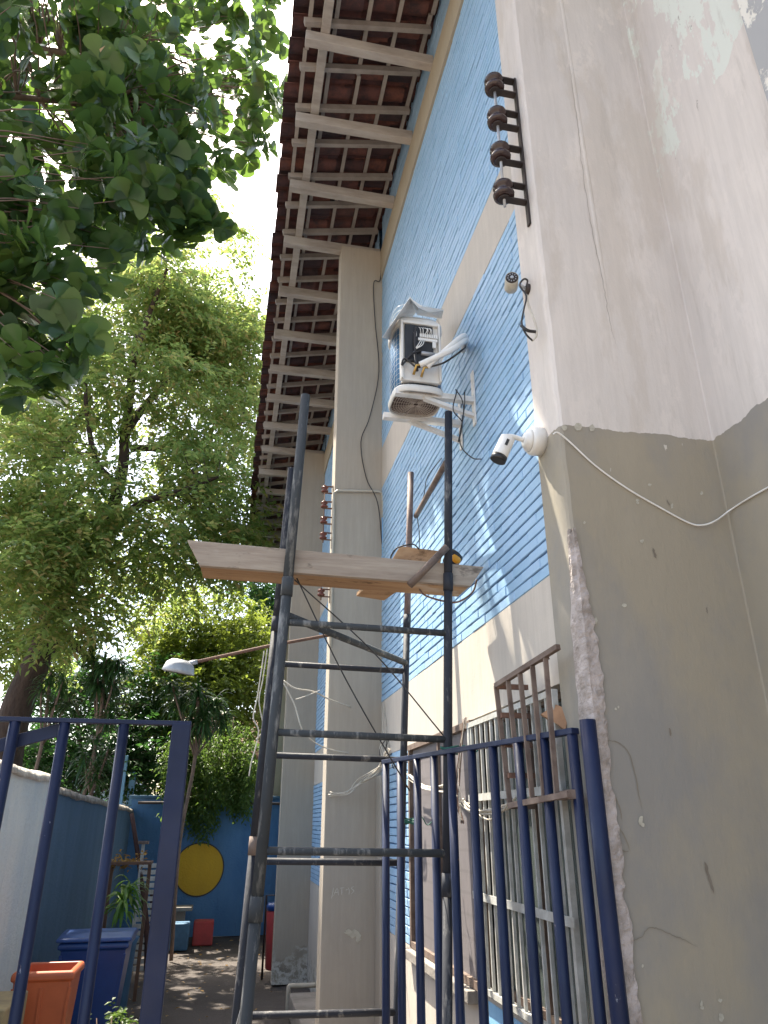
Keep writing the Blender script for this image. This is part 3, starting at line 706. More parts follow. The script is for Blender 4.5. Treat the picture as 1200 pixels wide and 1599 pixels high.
# planks
PY = 3.43
def pp(x, y, Y=PY): return at(x, y, Y)
pl_a = pp(293, 843); pl_b = pp(755, 884); pl_c = pp(742, 921, PY+.0); 
t = thing('scaffold_plank', 'long pale weathered plank laid across the scaffold, sticking out to the left', 'plank', tuple(pl_a))
mb = MB(); A = pp(293, 843, 3.44); B = pp(756, 885, 3.40); Cc = pp(736, 915, 3.40); D = pp(313, 883)
mb.prism([A, B, Cc, D], (0, .03, .0)); mb.build('front_face', M_board, t, bevel=.002)
mb = MB(); E1 = D+Vector((0, .031, 0)); E2 = Cc+Vector((-.005, .031, 0))
mb.prism([E1, E2, E2+Vector((-.005, .17, .0)), E1+Vector((.01, .17, .0))], (0, 0, .032)); mb.build('underside_board', M_boardu, t, bevel=.002)
q = [at(558, 931, 4.62), at(600, 937, 4.62), at(648, 903, 4.62), at(590, 907, 4.62)]
zq = at(600, 921, 3.62).z
mb = MB().prism([at(557, 931, zq, 2), at(600, 938, zq, 2), at(646, 906, zq, 2), at(585, 906, zq, 2)], (0, 0, .02)); tag(mb.build('loose_board', M_boardu, None, bevel=.002, origin=tuple(at(600, 930, zq, 2))), 'short brown board poking out below the long plank', 'board')
za = at(650, 866, 4.3).z
mb = MB().prism([at(612, 876, 3.62), at(626, 853, 3.60), at(692, 861, 3.50), at(688, 880, 3.52)], (0, .02, .006)); tag(mb.build('loose_board', M_boardu, None, origin=tuple(at(650, 870, 3.6))), 'small brown board tilted on top of the long plank near the wall', 'board')
t = thing('power_tool', 'black and yellow power tool lying on the plank end by the wall', 'tool', tuple(pp(712, 878)))
MB().lathe(pp(704, 880)+Vector((0, .05, .012)), (.50, -.1, .60), [(0, .035), (.03, .045), (.075, .042), (.08, .03)], 16).build('tool_body', M_black, t)
MB().lathe(pp(712, 873)+Vector((0, .02, .0)), (.45, -.75, .45), [(0, .026), (.010, .030), (.024, .024), (.028, .012)], 16).build('yellow_cover', M_yel, t)
pipe('cable', 'dark red lead looping below the plank end', 'cable', [pp(745, 905), pp(738, 925), pp(715, 940), pp(690, 938), pp(665, 930), pp(655, 920)], .005, M_rust)
pipe('cable', 'black lead lying curled over the small tilted board', 'cable', [pp(610, 878), pp(612, 866), pp(622, 855), pp(645, 850), pp(655, 858)], .004, M_cable)
pipe('cable', 'thin wire bent over the far right scaffold post above the plank', 'cable', [ats(690, 715, 4.5), ats(668, 745, 4.6), ats(662, 775, 4.62), ats(652, 800, 4.65), ats(655, 830, 4.62), ats(655, 858, 4.6)], .003, M_cable)

# ---------------------------------------------------------------- lamp on its rusty arm
Lt = thing('yard_lamp', 'grey metal dish lamp on a long rusty arm left of the columns', 'lamp', (.785, 6.2, 3.2))
p0 = at(524, 990, 6.2); p1 = at(305, 1034, 6.2)
MB().tube([p0, (p0+p1)/2+Vector((0, 0, .012)), p1], .014, 8).build('arm', M_rust, Lt)
MB().tube([p0+Vector((.01, 0, -.08)), p0+Vector((.01, 0, .08))], .02, 8).build('wall_clamp', M_rust, Lt)
ax = (p1-p0).normalized(); h0 = at(281, 1040, 6.2)
MB().tube([p1+ax*-.02, p1+ax*.06], .02, 10).build('socket', M_alum, Lt)
up = Vector((.16, -.16, 1)).normalized()
hd = MB().lathe(h0-up*.055, up, [(0, .128), (.004, .133), (.03, .126), (.075, .112), (.105, .07), (.108, .03)], 28).build('lamp_shade', M_alum, Lt)
MB().lathe(h0-up*.058, up, [(0, .118), (.002, .119)], 28).build('lamp_glass', simple('milky_glass', (.25, .22, .19), (.2, .18, .15), rough=.4), hd)
for k, pts in enumerate(([(413, 1016), (408, 1050), (402, 1090), (396, 1120), (404, 1140), (400, 1165), (393, 1190), (389, 1212)], [(418, 1013), (411, 1060), (405, 1095), (412, 1135), (409, 1145), (400, 1155)])):
    pipe('cord', ['longer pale cord dangling from the lamp arm left of the scaffold', 'shorter pale cord knotted onto the lamp arm beside the longer one'][k], 'cord', [at(x, y, 6.2) for x, y in pts], .005, M_wire)

# ---------------------------------------------------------------- wires around the scaffold and wall
W_ = [('taut black wire running from the scaffold down to the gate corner', [(459, 893, 3.5), (540, 1060, 3.6), (640, 1235, 3.7)], .0035, M_cable),
      ('second black wire crossing the scaffold to the right post foot', [(460, 905, 3.5), (585, 1020, 3.6), (694, 1150, 3.44)], .0035, M_cable),
      ('pale stiff wire curving down left of the nearest column', [(443, 1063, 5.9), (462, 1075, 5.9), (490, 1080, 5.95), (515, 1092, 6.0), (548, 1104, 6.1)], .006, M_wire),
      ('pale stiff wire drooping from the left posts toward the column foot', [(443, 1066, 5.9), (460, 1100, 5.9), (472, 1138, 5.9), (490, 1158, 6.0), (515, 1170, 6.05), (545, 1176, 6.1)], .005, M_wire),
      ('thin pale strand looping between column and left posts', [(462, 1092, 5.9), (475, 1088, 5.9), (500, 1078, 5.95)], .003, M_wire)]
for lb, pts, r, m in W_: pipe('wire', lb, 'wire', [at(*p) for p in pts], r, m)
bun = [((514, 1240, 6.1), (540, 1236, 6.05), (562, 1222, 6.0), (585, 1207, 5.6), (600, 1192, 5.2), (606, 1170, 5.1)), ((640, 1212, 4.95), (665, 1228, 4.6), (700, 1232, 4.3), (718, 1246, 4.1), (735, 1262, 3.7), (760, 1272, 3.4), (790, 1265, 3.2), (808, 1250, 3.0))]
for k, b_ in enumerate(bun):
    t = thing('cable_bundle', ['pale cable bundle tied along the nearest column and up to the gate corner', 'pale cable bundle sagging behind the gate bars in front of the windows'][k], 'cables', tuple(at(*b_[0])))
    for i in range(5):
        P = [at(*p)+Vector((random.uniform(-.02, .02), random.uniform(-.03, .03), random.uniform(-.022, .022))) for p in b_]
        MB().tube(spline(P, 6), .0045, 6).build('strand', M_wire, t)
t = thing('cable_bundle', 'brown cables hanging down the wall seam between grey screen and white grille', 'cables', (W-.03, 3.74, 2.2))
for i in range(6):
    P = [Vector((W-.035, 3.78-.012*i, 2.21)), Vector((W-.04, 3.86+random.uniform(-.05, .03), 2.05)), Vector((W-.04, 3.92+random.uniform(-.06, .05), 1.93)), Vector((W-.045, 3.90+random.uniform(-.06, .05), 1.80)), Vector((W-.04, 3.86+random.uniform(-.03, .03), 1.70))]
    MB().tube(spline(P, 6), .0028, 6).build('strand', [M_rust, M_wire, M_rustpaint, M_cable][i % 4], t)
t = thing('cable_bundle', 'loose tangle of pale cables beside the far gate corner at the first column', 'cables', tuple(at(605, 1170, 5.3)))
for i in range(9):
    P = [at(603+random.uniform(-2, 4), 1000+i*8, 6.05)+Vector((0, -.05, 0)), at(604+random.uniform(-3, 4), 1100, 6.0), at(604+random.uniform(-6, 10), 1140, 5.9), at(606+random.uniform(-14, 14), 1168, 5.8), at(600+random.uniform(-12, 22), 1200, 5.6)]
    MB().tube(spline(P, 6), .004, 6).build('strand', M_cable if i < 4 else M_wire, t)
for k, (x, y, Y, lb) in enumerate(((703, 1172, 3.37, 'green cord tying the right scaffold post to the gate rail'), (640, 1282, 4.29, 'green cord knotted round the rear scaffold post behind the gate'))):
    c = at(x, y, Y); mb = MB()
    for i in range(4):
        r = .034+i*.003; ring = [c+Vector((r*math.cos(a), r*math.sin(a), .008*i-.012+.006*math.sin(a*2+i))) for a in np.linspace(0, 6.28, 14)]; mb.tube(ring, .004, 5)
    mb.tube(spline([c+Vector((.03, -.03, 0)), c+Vector((.06, -.04, .02)), c+Vector((.09, -.04, -.02)), c+Vector((.12, -.05, .0))], 5), .003, 5)
    tag(mb.build('cord', M_green, None, origin=tuple(c)), lb, 'cord')

# rusty cage over the window head
CG = thing('metal_cage', 'rusty steel cage bolted over the top of the grilled window beside the pillar', 'cage', tuple(at(775, 1072, 2.95)))
A = at(775, 1071, 2.90); B = at(872, 1010, 2.47); A2 = at(797, 1258, 2.90); B2 = at(890, 1240, 2.47)
mb = MB(); mb.bar(A, B, .02, .02); mb.bar(A, A2, .019, .010, up=(0, 1, 0)); mb.bar(A2, B2, .022, .02)
mb.bar(A2, Vector((W-.03, 2.93, A2.z)), .024, .024); mb.bar(B2+Vector((.01, 0, 0)), Vector((W-.03, 2.66, B2.z)), .03, .03)
mb.build('cage_frame', M_rustpaint, CG)
for i in range(1, 5):
    k = i/5+.01; a = A.lerp(B, k); b = A2.lerp(B2, k); MB().bar(a-Vector((0, 0, .011)), b, .018, .010, up=(0, 1, 0)).build('bar', M_rustpaint, CG)
for i, k in enumerate((0, .25, .5, .75)):
    z = A.z+(A2.z-A.z)*k-.005; x = A.x+(A2.x-A.x)*k
    MB().bar((x, 2.885, z), (W-.035, 2.885, z+.0), .02, .02).build('bar', M_rust, CG)
MB().bar(A.lerp(B, .62), (W-.035, 2.66, A.z+.075), .018, .018).build('bar', M_rust, CG)
k0 = at(868, 1125, 2.66)
mb = MB().prism([at(845, 1115, 2.7), at(868, 1100, 2.66), at(888, 1108, 2.6), at(884, 1140, 2.6), at(866, 1128, 2.68)], (.01, .03, 0)); tag(mb.build('cardboard_piece', M_card, None, origin=tuple(k0)), 'torn piece of brown cardboard caught inside the rusty cage', 'cardboard')

# ---------------------------------------------------------------- gates
GT = thing('gate_leaf', 'open navy blue steel gate leaf hinged at the big pillar, standing before the windows', 'gate', (1.20, 2.44, GZ))
ga = Vector((1.195, 2.46, 2.0)); gb_ = Vector((.822, 3.98, 2.0)); dirg = (gb_-ga).normalized()
MB().bar(ga, gb_+dirg*.01, .035, .022).build('top_rail', M_navy, GT, bevel=.003)
MB().tube([Vector((1.218, 2.395, GZ)), Vector((1.212, 2.395, 1.5)), Vector((1.212, 2.395, 2.03))], .0275, 16).build('hinge_post', M_navy, GT)
for x in (893, 849, 809, 770, 737, 705, 678, 651, 625, 603):
    p = at(x, 1150, 2.0, 2)
    # intersection of view column with the leaf line
    best = min((ga.lerp(gb_, k/400) for k in range(401)), key=lambda q: abs(((q-Vector((0, 0, CH))).dot(_R)/(q-Vector((0, 0, CH))).dot(_F))*FPX+600-x))
    wdt = .019
    MB().tube([best-Vector((0, 0, .011)), Vector((best.x, best.y, .9)), Vector((best.x, best.y, GZ+.06))], wdt, 12).build('bar', M_navy, GT)
MB().tube([Vector((ga.x-.02, ga.y+.03, .78)), Vector((gb_.x, gb_.y, .80))], .0105, 8).build('middle_rail', M_rust, GT)
MB().bar(Vector((ga.x, ga.y, GZ+.05)), Vector((gb_.x, gb_.y, GZ+.05)), .035, .025).build('bottom_rail', M_navy, GT)
GL = thing('bar_gate', 'navy blue steel bar panel on the left, with a slanted brace at its top', 'gate', (-.15, 2.53, GZ))
MB().bar((-.125, 2.53, 2.0), (-1.55, 2.53, 2.0), .03, .014).build('top_rail', M_navy, GL, bevel=.002)
MB().box(-.185, -.125, 2.512, 2.548, GZ, 2.0).build('end_post', M_navy, GL, bevel=.004)
for x in (-.335, -.515, -.662, -.82, -.98, -1.14, -1.3, -1.5):
    MB().tube([(x, 2.53, 1.993), (x, 2.53, .9), (x, 2.53, GZ+.02)], .0165, 12).build('bar', M_navy, GL)
MB().bar(at(108, 1136, 2.553), at(-60, 1180, 2.565), .012, .04).build('slanted_brace', M_navy, GL, bevel=.002)
MB().bar((-.13, 2.53, GZ+.04), (-1.55, 2.53, GZ+.04), .03, .02).build('bottom_rail', M_navy, GL)

# ---------------------------------------------------------------- boundary walls
XW = -1.62
def wavy_wall(name, y0, y1, x, zt0, zt1, m, cap, label, cat='wall', cw=.11):
    t = thing(name, label, cat, (x, y0, GZ)); n = 40
    ys = np.linspace(y0, y1, n); zz = np.linspace(GZ, 1, 18)
    P = np.zeros((n, 18, 3))
    for i, y in enumerate(ys):
        zt = zt0+(zt1-zt0)*i/(n-1)+.02*nz(0, y, 2, 1.4)
        for j in range(18): z = GZ+(zt-GZ)*j/17; P[i, j] = (x+.012*nz(0, y, z, 2.2), y, z)
    Q = P.copy(); Q[:, :, 0] = x-.18
    o = grid_obj('wall_face', P, m, t); grid_obj('back_face', Q, m, t)
    for yv, sgn in ((0, 1), (n-1, -1)):
        a = P[yv]; MB().add([tuple(a[0]), (x-.18, a[0][1], GZ), (x-.18, a[-1][1], a[-1][2]), tuple(a[-1])], [(0, 1, 2, 3)]).build('end_face', m, t)
    cp = MB(); nn = 60
    for i in range(nn+1):
        y = y0-.02+(y1-y0+.04)*i/nn; zt = zt0+(zt1-zt0)*i/nn+.02*nz(0, y, 2, 1.4); r = .018*nz(1, y, 0, 7)+.012*nz(1, y, 5, 25)
        cp.v += [(x+.035+r, y, zt-.03+r), (x+.02+r, y, zt+.03+r*.8), (x-.09, y, zt+.06+r), (x-.2, y, zt+.03), (x-.2, y, zt-.03)]
    for i in range(nn):
        for k in range(5): b = i*5; cp.f.append((b+k, b+(k+1) % 5, b+5+(k+1) % 5, b+5+k)); cp.sm.append(True)
    cp.f += [(4, 3, 2, 1, 0), tuple(nn*5+k for k in range(5))]; cp.sm += [False]*2
    cp.build('coping', cap, t); return t
wavy_wall('boundary_wall', 1.5, 7.95, XW, 2.14, 2.07, M_leftw, simple('white_wall_cap', (.66, .62, .56), (.4, .36, .31), sc=14, rough=.95, bump=1, bs=24, bd=.02), 'pale streaked near boundary wall on the left with a white crumbling top')
wavy_wall('boundary_wall', 8.0, 15.7, XW-.10, 2.02, 1.92, M_leftd, M_cap, 'faded dark blue boundary wall farther along the left side')
FW = thing('far_wall', 'bright blue stucco wall closing the far end of the yard, painted with a yellow disc', 'wall', (0, 15.7, GZ))
n = 60; P = np.zeros((n, 30, 3))
for i in range(n):
    for j in range(30):
        x = -1.75+3.0*i/(n-1); z = GZ+(2.15-GZ)*j/29; P[i, j] = (x, 15.7+.012*nz(x, 0, z, 3)+.006*nz(x, 0, z, 12), z)
grid_obj('wall_face', P, M_far, FW); MB().box(-1.75, 1.25, 15.73, 15.9, GZ, 2.145).build('wall_core', M_far, FW)
MB().box(-1.8, 1.235, 15.60, 15.95, 2.15, 2.20).build('coping', M_bluec, FW, bevel=.01)
def disc(r0, r1, y, m, nm, cx, cz):
    mb = MB(); n = 48
    for k in range(n):
        a = 2*math.pi*k/n; w_ = 1+.01*math.sin(3*a)
        for r in (r0, r1): mb.v.append((cx+r*w_*math.cos(a), y, cz+r*w_*math.sin(a)))
    for k in range(n): k2 = (k+1) % n; mb.f.append((2*k, 2*k+1, 2*k2+1, 2*k2)); mb.sm.append(False)
    mb.build(nm, m, FW)
cc = at(311, 1357, 15.68)
disc(.001, .45, 15.685, M_yellow, 'painted_disc', cc.x, cc.z); disc(.445, .468, 15.68, M_black, 'disc_outline', cc.x, cc.z)
rl = MB().tube([(-1.6, 15.45, 2.06), (0, 15.45, 2.07), (1.2, 15.45, 2.05)], .025, 8).build('pipe_rail', M_iron, None, origin=(-1.6, 15.45, 2.06)); tag(rl, 'dark horizontal pipe running just under the far wall top', 'pipe')

# things at the far end
def stool(label, px, Y, sz, m, h=.37):
    c = at(px, 1440, Y); t = MB().box(c.x-sz/2, c.x+sz/2, Y-sz/2, Y+sz/2, GZ, GZ+h).build('stool', m, None, bevel=.02, origin=(c.x, Y, GZ)); tag(t, label, 'stool', None)
stool('red painted concrete cube stool before the yellow disc', 319, 14.75, .34, M_red)
stool('dull blue concrete cube stool left of the red one', 279, 14.3, .38, M_bluec, .39)
tb = thing('concrete_table', 'low grey concrete table behind the blue stool by the far wall', 'table', (at(283, 1440, 14.9).x, 14.9, GZ)); tx = at(283, 1440, 14.9).x
MB().box(tx-.3, tx+.18, 14.65, 15.1, GZ+.52, GZ+.58).build('table_top', M_conc, tb, bevel=.01); MB().box(tx-.12, tx+.06, 14.8, 14.98, GZ, GZ+.52).build('pedestal', M_conc, tb)
# shed beyond the wall
sh = thing('shed', 'brown shed with a rusty corrugated roof rising behind the far blue wall', 'shed', (.7, 20, GZ))
MB().box(-.25, 2.2, 20, 22, GZ, 3.0).build('wall', M_shed, sh)
n = 60; P = np.zeros((n, 2, 3))
for i in range(n):
    x = -.45+3.0*i/(n-1)
    P[i, 0] = (x, 19.5, 2.95+.03*math.sin(x*40)); P[i, 1] = (x, 23, 4.6+.03*math.sin(x*40))
ro = grid_obj('roof', P, M_corr, sh); sd = ro.modifiers.new('s', 'SOLIDIFY'); sd.thickness = .02
hs = thing('pale_house', 'pale blue house wall glimpsed through the leaves beyond the left wall', 'house', (-3.2, 22, GZ))
MB().box(-4.2, -2.4, 22, 25, GZ, 3.3).build('wall', simple('pale_blue_house', (.45, .56, .62), (.38, .48, .55), rough=.7), hs)
MB().box(-4.4, -2.2, 21.8, 25, 3.3, 3.4).build('roof', M_corr, hs)
for k, (px, Y) in enumerate(((187, 16.6), (203, 17.0))):
    c = at(px, 1250, Y); tag(MB().box(c.x-.06, c.x+.06, Y-.05, Y+.05, GZ, 3.0-.3*k).build('blue_post', M_bluepaint, None, bevel=.006, origin=(c.x, Y, GZ)), ['light blue post beyond the left wall, nearer the tree', 'light blue post beyond the left wall, closer to the far corner'][k], 'post')
# bins
def bin_(name, label, cx, cy, w_, d_, h, m, lid=None):
    t = thing(name, label, 'bin', (cx, cy, GZ)); mb = MB(); 
    def ring(k, z, ins=0): a = w_/2*k-ins; b = d_/2*k-ins; return [(cx-a, cy-b, z), (cx+a, cy-b, z), (cx+a, cy+b, z), (cx-a, cy+b, z)]
    R_ = [ring(.74, GZ+.05), ring(.97, GZ+h-.06), ring(1.06, GZ+h-.055), ring(1.06, GZ+h-.02), ring(1.0, GZ+h), ring(1.0, GZ+h, .03), ring(.74, GZ+.08, .03)]
    for r in R_: mb.v += r
    for i in range(len(R_)-1):
        for k in range(4): k2 = (k+1) % 4; mb.f.append((i*4+k, i*4+k2, (i+1)*4+k2, (i+1)*4+k)); mb.sm.append(False)
    mb.f += [(3, 2, 1, 0), tuple((len(R_)-1)*4+k for k in range(4))]; mb.sm += [False]*2
    mb.build('body', m, t, bevel=.012)
    for s_ in (-.5, 0, .5):
        MB().bar((cx+s_*w_*.74, cy-d_/2*.76-.004, GZ+.1), (cx+s_*w_*.95, cy-d_/2*.955-.004, GZ+h-.1), .022, .012, up=(0, 1, 0)).build('rib', m, t, bevel=.003)
    for s_ in (-1, 1): MB().lathe((cx+s_*w_*.36-.02, cy+d_*.36, GZ+.09), (1, 0, 0), [(0, .08), (.01, .09), (.035, .09), (.045, .08)], 20).build('wheel', M_black, t)
    if lid:
        l = MB(); 
        prof_ = [(-.56, 0), (-.54, .03), (-.2, .055), (.2, .06), (.5, .03), (.52, 0)]
        l.prism([(cx-w_*.56, cy+d_*p, GZ+h+.002+q) for p, q in prof_], (w_*1.12, 0, 0)); l.build('lid', lid, t, bevel=.012)
    return t
bx = at(72, 1500, 6.4); bin_('wheeled_bin', 'open orange plastic bin beside the pale near wall', bx.x, 6.6, .40, .42, .95, M_orange)
bx = at(157, 1450, 8.0); bin_('wheeled_bin', 'blue wheeled bin with closed lid in front of the dark blue wall', bx.x-.03, 8.25, .58, .6, .93, M_bluebin, M_bluebin)
rb = thing('litter_bin', 'slim red litter bin with a blue lid beyond the second column', 'bin', (at(429, 1500, 11.4).x, 11.4, GZ)); rx = at(431, 1500, 11.4).x
MB().lathe((rx, 11.4, GZ+.12), (0, 0, 1), [(0, .12), (.02, .14), (.68, .16), (.70, .155)], 20).build('body', M_red, rb)
MB().lathe((rx, 11.4, GZ+.822), (0, 0, 1), [(0, .165), (.06, .165), (.09, .14)], 20).build('lid', M_bluebin, rb)
MB().tube([(rx-.17, 11.45, GZ), (rx-.17, 11.45, GZ+1.0), (rx+.1, 11.45, GZ+1.0)], .015, 8).build('stand', M_iron, rb)
# bag and kerb block at the bottom left
bg_ = at(25, 1540, 6.6); mb = MB(); pr = [(0, .10), (.04, .15), (.15, .16), (.3, .12), (.42, .07), (.5, .03), (.54, .045)]
mb.lathe((bg_.x-.03, 6.9, GZ), (0, 0, 1), pr, 18); mb.v = [(x+.02*nz(x, y, z, 11), y+.02*nz(x, y, z+3, 11), z+.0) for x, y, z in mb.v]
tag(mb.build('bag', M_bag, None, origin=(bg_.x, 6.9, GZ)), 'crumpled black plastic bag standing left of the orange bin', 'bag')
kb = at(12, 1580, 6.0); tag(MB().box(kb.x-.25, kb.x+.07, 5.6, 6.2, GZ, at(10, 1572, 5.7).z).build('concrete_block', simple('ochre_block', (.30, .24, .13), (.2, .16, .1), rough=.9), None, bevel=.01, origin=(kb.x, 5.6, GZ)), 'low ochre concrete block at the foot of the pale wall', 'block')
# ledge by the second column
MB().box(.86, W-.003, 6.4, 9.35, GZ, .0).build('ledge', M_conc, BL, bevel=.015)
MB().tube(spline([(.86, 9.42, GZ), (.86, 9.42, .02), (.88, 9.42, .05), (1.0, 9.42, .05), (1.2, 9.42, .05)], 3), .025, 8).build('drain_pipe', M_conduit, BL)
# lattice, stakes, shelf, pot plant
la = thing('lattice_panel', 'white slatted panel standing in the yard against the left wall', 'panel', (at(222, 1440, 11.8).x, 11.8, GZ)); lx = at(224, 1440, 11.8).x
z1 = at(222, 1345, 11.8).z
for i in range(16): MB().box(lx-.1, lx+.09, 11.78, 11.80, GZ+.1+i*(z1-GZ-.1)/16, GZ+.1+i*(z1-GZ-.1)/16+.055).build('slat', M_whitegrille, la)
MB().box(lx-.14, lx-.10, 11.77, 11.82, GZ, z1+.22).build('upright', M_whitegrille, la); MB().box(lx-.19, lx-.05, 11.72, 11.87, z1+.222, z1+.26).build('cap', M_rustpaint, la)
sf = thing('plant_shelf', 'rough dark shelf heaped with dry yellow leaves near the left wall', 'shelf', (at(205, 1340, 10.5).x, 10.5, GZ)); sp = at(207, 1345, 10.5)
MB().box(sp.x-.28, sp.x+.24, 10.3, 10.7, sp.z-.03, sp.z).build('shelf_board', M_shed, sf)
for s_ in (-.25, .2): MB().box(sp.x+s_, sp.x+s_+.04, 10.45, 10.49, GZ, sp.z-.03).build('leg', M_shed, sf)
for k, (px0, px1, yt, Y, tip) in enumerate(((238, 232, 1390, 9.6, 1), (246, 236, 1400, 9.5, 1), (222, 230, 1400, 9.8, 1), (206, 236, 1270, 10.0, 0))):
    a = at(px1, 1530, GZ, 2); b = at(px0, yt, a.y+.1)
    tag(MB().tube(spline([a, a.lerp(b, .5)+Vector((.03, 0, 0)), b], 4), [.045-.002*i for i in range(9)], 8).build('wooden_stake', simple('red_bark', (.10, .045, .035), (.06, .03, .025), sc=12, rough=.9, bump=.6) if k == 0 else bpy.data.materials['red_bark'], None, origin=tuple(a)),
        ['reddish stake right of centre in the small cluster by the left wall', 'reddish stake leaning at the right side of the cluster', 'reddish stake on the left side of the cluster', 'tall thin reddish stake leaning back across the wall top'][k], 'stake', 'wooden stakes by the left wall')

# ---------------------------------------------------------------- foliage helpers
def unit(v): return v/np.maximum(np.linalg.norm(v, axis=-1, keepdims=True), 1e-9)
def rhombs(c, d, nrm, L, Wd, droop=0.):
    """one leaf per row: base, left, tip, right"""
    d = unit(d); s_ = unit(np.cross(d, nrm)); u = np.cross(s_, d)
    L = L[:, None]; Wd = Wd[:, None]
    V = np.stack([c, c+d*L*.5+s_*Wd*.5+u*L*.06, c+d*L-np.array([0, 0, 1])*L*droop, c+d*L*.5-s_*Wd*.5+u*L*.06], 1)
    n = len(c); F = (np.arange(n)[:, None]*4+np.arange(4)[None]); return V.reshape(-1, 3), F
SUNV = np.array(tuple(SUN)); _rg = np.random.default_rng(5)
# where sun reaches wall and ground through openings in the crowns: (point, opening radius)
OPEN = [((W, 2.80, 3.05), .11), ((W, 2.72, 3.42), .07), ((W, 3.02, 2.95), .09), ((W, 2.92, 3.2), .08), ((W, 3.15, 2.75), .07), ((W, 3.3, 3.0), .05)]
OPEN += [((_rg.uniform(-1.2, .75), _rg.uniform(6.2, 14.5), GZ), _rg.uniform(.06, .17)) for _ in range(70)]
def lit_gap(P, extra=0.):
    keep = np.ones(len(P), bool)
    for o_, r_ in OPEN:
        d = P-np.array(o_); k = d-np.outer(d@SUNV, SUNV); keep &= np.linalg.norm(k, axis=1) > r_+extra
    return keep
def foliage(name, mat_, centres, radii, per, L, Wd, parent, up=.3, sprig=10, droop=.15, sl=.35):
    """clumps -> drooping sprigs -> leaves, spread through the volume of each clump"""
    cs = []; ds = []
    for c, r in zip(centres, radii):
        k = max(2, int(per*(r**2)/sprig)); v = RNG.normal(size=(k, 3)); v = unit(v)*(RNG.random((k, 1))**.45)*r*np.array([1, 1, .75])
        base = np.array(c)+v; dr = unit(unit(v)+RNG.normal(size=(k, 3))*.5+np.array([0, 0, up-.3]))
        t = np.linspace(0, 1, sprig)[None, :, None]; ln = (sl*(.6+.8*RNG.random((k, 1, 1))))
        p = base[:, None]+dr[:, None]*t*ln+np.array([0, 0, -1])*(t**2)*ln*.35
        side = unit(np.cross(dr, np.array([0, 0, 1.])+RNG.normal(size=(k, 3))*.2))[:, None]*np.where(np.arange(sprig) % 2, 1, -1)[None, :, None]
        dd = unit(dr[:, None]*.5+side+RNG.normal(size=(k, sprig, 3))*.3-np.array([0, 0, droop*1.5]))
        cs.append(p.reshape(-1, 3)); ds.append(dd.reshape(-1, 3))
    c = np.concatenate(cs); d = np.concatenate(ds)
    kp = lit_gap(c); c = c[kp]; d = d[kp]; n = len(c)
    nrm = unit(np.array([0, 0, 1.])+RNG.normal(size=(n, 3))*.55)
    V, F = rhombs(c, d, nrm, L*(.6+.8*RNG.random(n)), Wd*(.6+.8*RNG.random(n)), droop)
    return arr_obj(name, V, F, mat_, parent)
def clumps(blobs, n, rmin, rmax, flat=1.0):
    """blobs: (centre, radius vector, weight)"""
    w_ = np.array([b[2] for b in blobs], float); w_ /= w_.sum(); out = []; rr = []
    for i in RNG.choice(len(blobs), n, p=w_):
        c, r, _ = blobs[i]; v = unit(RNG.normal(size=3))*(RNG.random()**.38); out.append(np.array(c)+v*np.array(r)); rr.append(RNG.uniform(rmin, rmax))
    return out, rr
def limbs(mb, pts, r0, r1, n=9):
    p = spline(pts, 6); m = len(p); p = [q+Vector((nz(q.x, q.y, q.z, .9), nz(q.y, q.z, q.x, .9), 0))*r0*.5 for q in p]
    mb.tube(p, [r0+(r1-r0)*i/(m-1) for i in range(m)], n)
def twigs(mb, roots, targets, r=.03, lmax=4.5):
    """join clump centres to the nearest limb point"""
    R_ = np.array([tuple(p) for p in roots])
    for t_ in targets:
        d = np.linalg.norm(R_-t_, axis=1)+np.maximum(0, R_[:, 2]-t_[2])*1.5; a = Vector(R_[d.argmin()]); b = Vector(t_); l = (b-a).length
        if l < .15 or l > lmax: continue
        mid = a.lerp(b, .5)+Vector((random.uniform(-.1, .1), random.uniform(-.1, .1), .08))*l
        mb.tube(spline([a, mid, b], 3), [r*(1-.13*i) for i in range(7)], 4, False)

# big fine-leaved tree behind the left wall
TB = thing('shade_tree', 'tall fine-leaved shade tree with a forked dark trunk beyond the left wall', 'tree', tuple(at(5, 1290, 14)[:2])+(GZ,))
YT = 14.
def tp(x, y, Y=YT): return at(x, y, Y)
mb = MB(); roots = []
LM = [([tp(5, 1440), tp(2, 1300), tp(15, 1130), tp(50, 1040), tp(85, 950), tp(110, 900)], .33, .17),
      ([tp(110, 900), tp(140, 868, 13.7), tp(170, 840, 13.6), tp(186, 760, 13.5), tp(192, 680, 13.5), tp(205, 600, 13.4), tp(215, 520, 13.2)], .17, .06),
      ([tp(192, 680, 13.5), tp(220, 640, 13.8), tp(250, 605, 14), tp(290, 560, 14.3), tp(330, 540, 14.6)], .11, .03),
      ([tp(205, 600, 13.4), tp(212, 560, 13), tp(235, 480, 12.6), tp(260, 420, 12.3)], .09, .03),
      ([tp(110, 900), tp(90, 820, 14.5), tp(70, 740, 14.8), tp(40, 690, 15), tp(10, 640, 15)], .12, .04),
      ([tp(70, 740, 14.8), tp(100, 690, 14.4), tp(135, 630, 14)], .09, .03),
      ([tp(170, 840, 13.6), tp(215, 790, 13), tp(270, 770, 12.6), tp(340, 745, 12.4)], .10, .03),
      ([tp(50, 1040), tp(85, 985, 14.5), tp(120, 1010, 14.8), tp(150, 1030, 15)], .12, .06),
      ([tp(205, 700, 13.5), tp(260, 700, 14), tp(310, 690, 14.5), tp(380, 660, 15)], .08, .025),
      ([tp(186, 760, 13.5), tp(150, 720, 13), tp(135, 650, 12.6), tp(130, 560, 12.4)], .08, .025)]
for pts, r0, r1 in LM:
    limbs(mb, pts, r0, r1); roots += spline(pts, 5)
bl = []
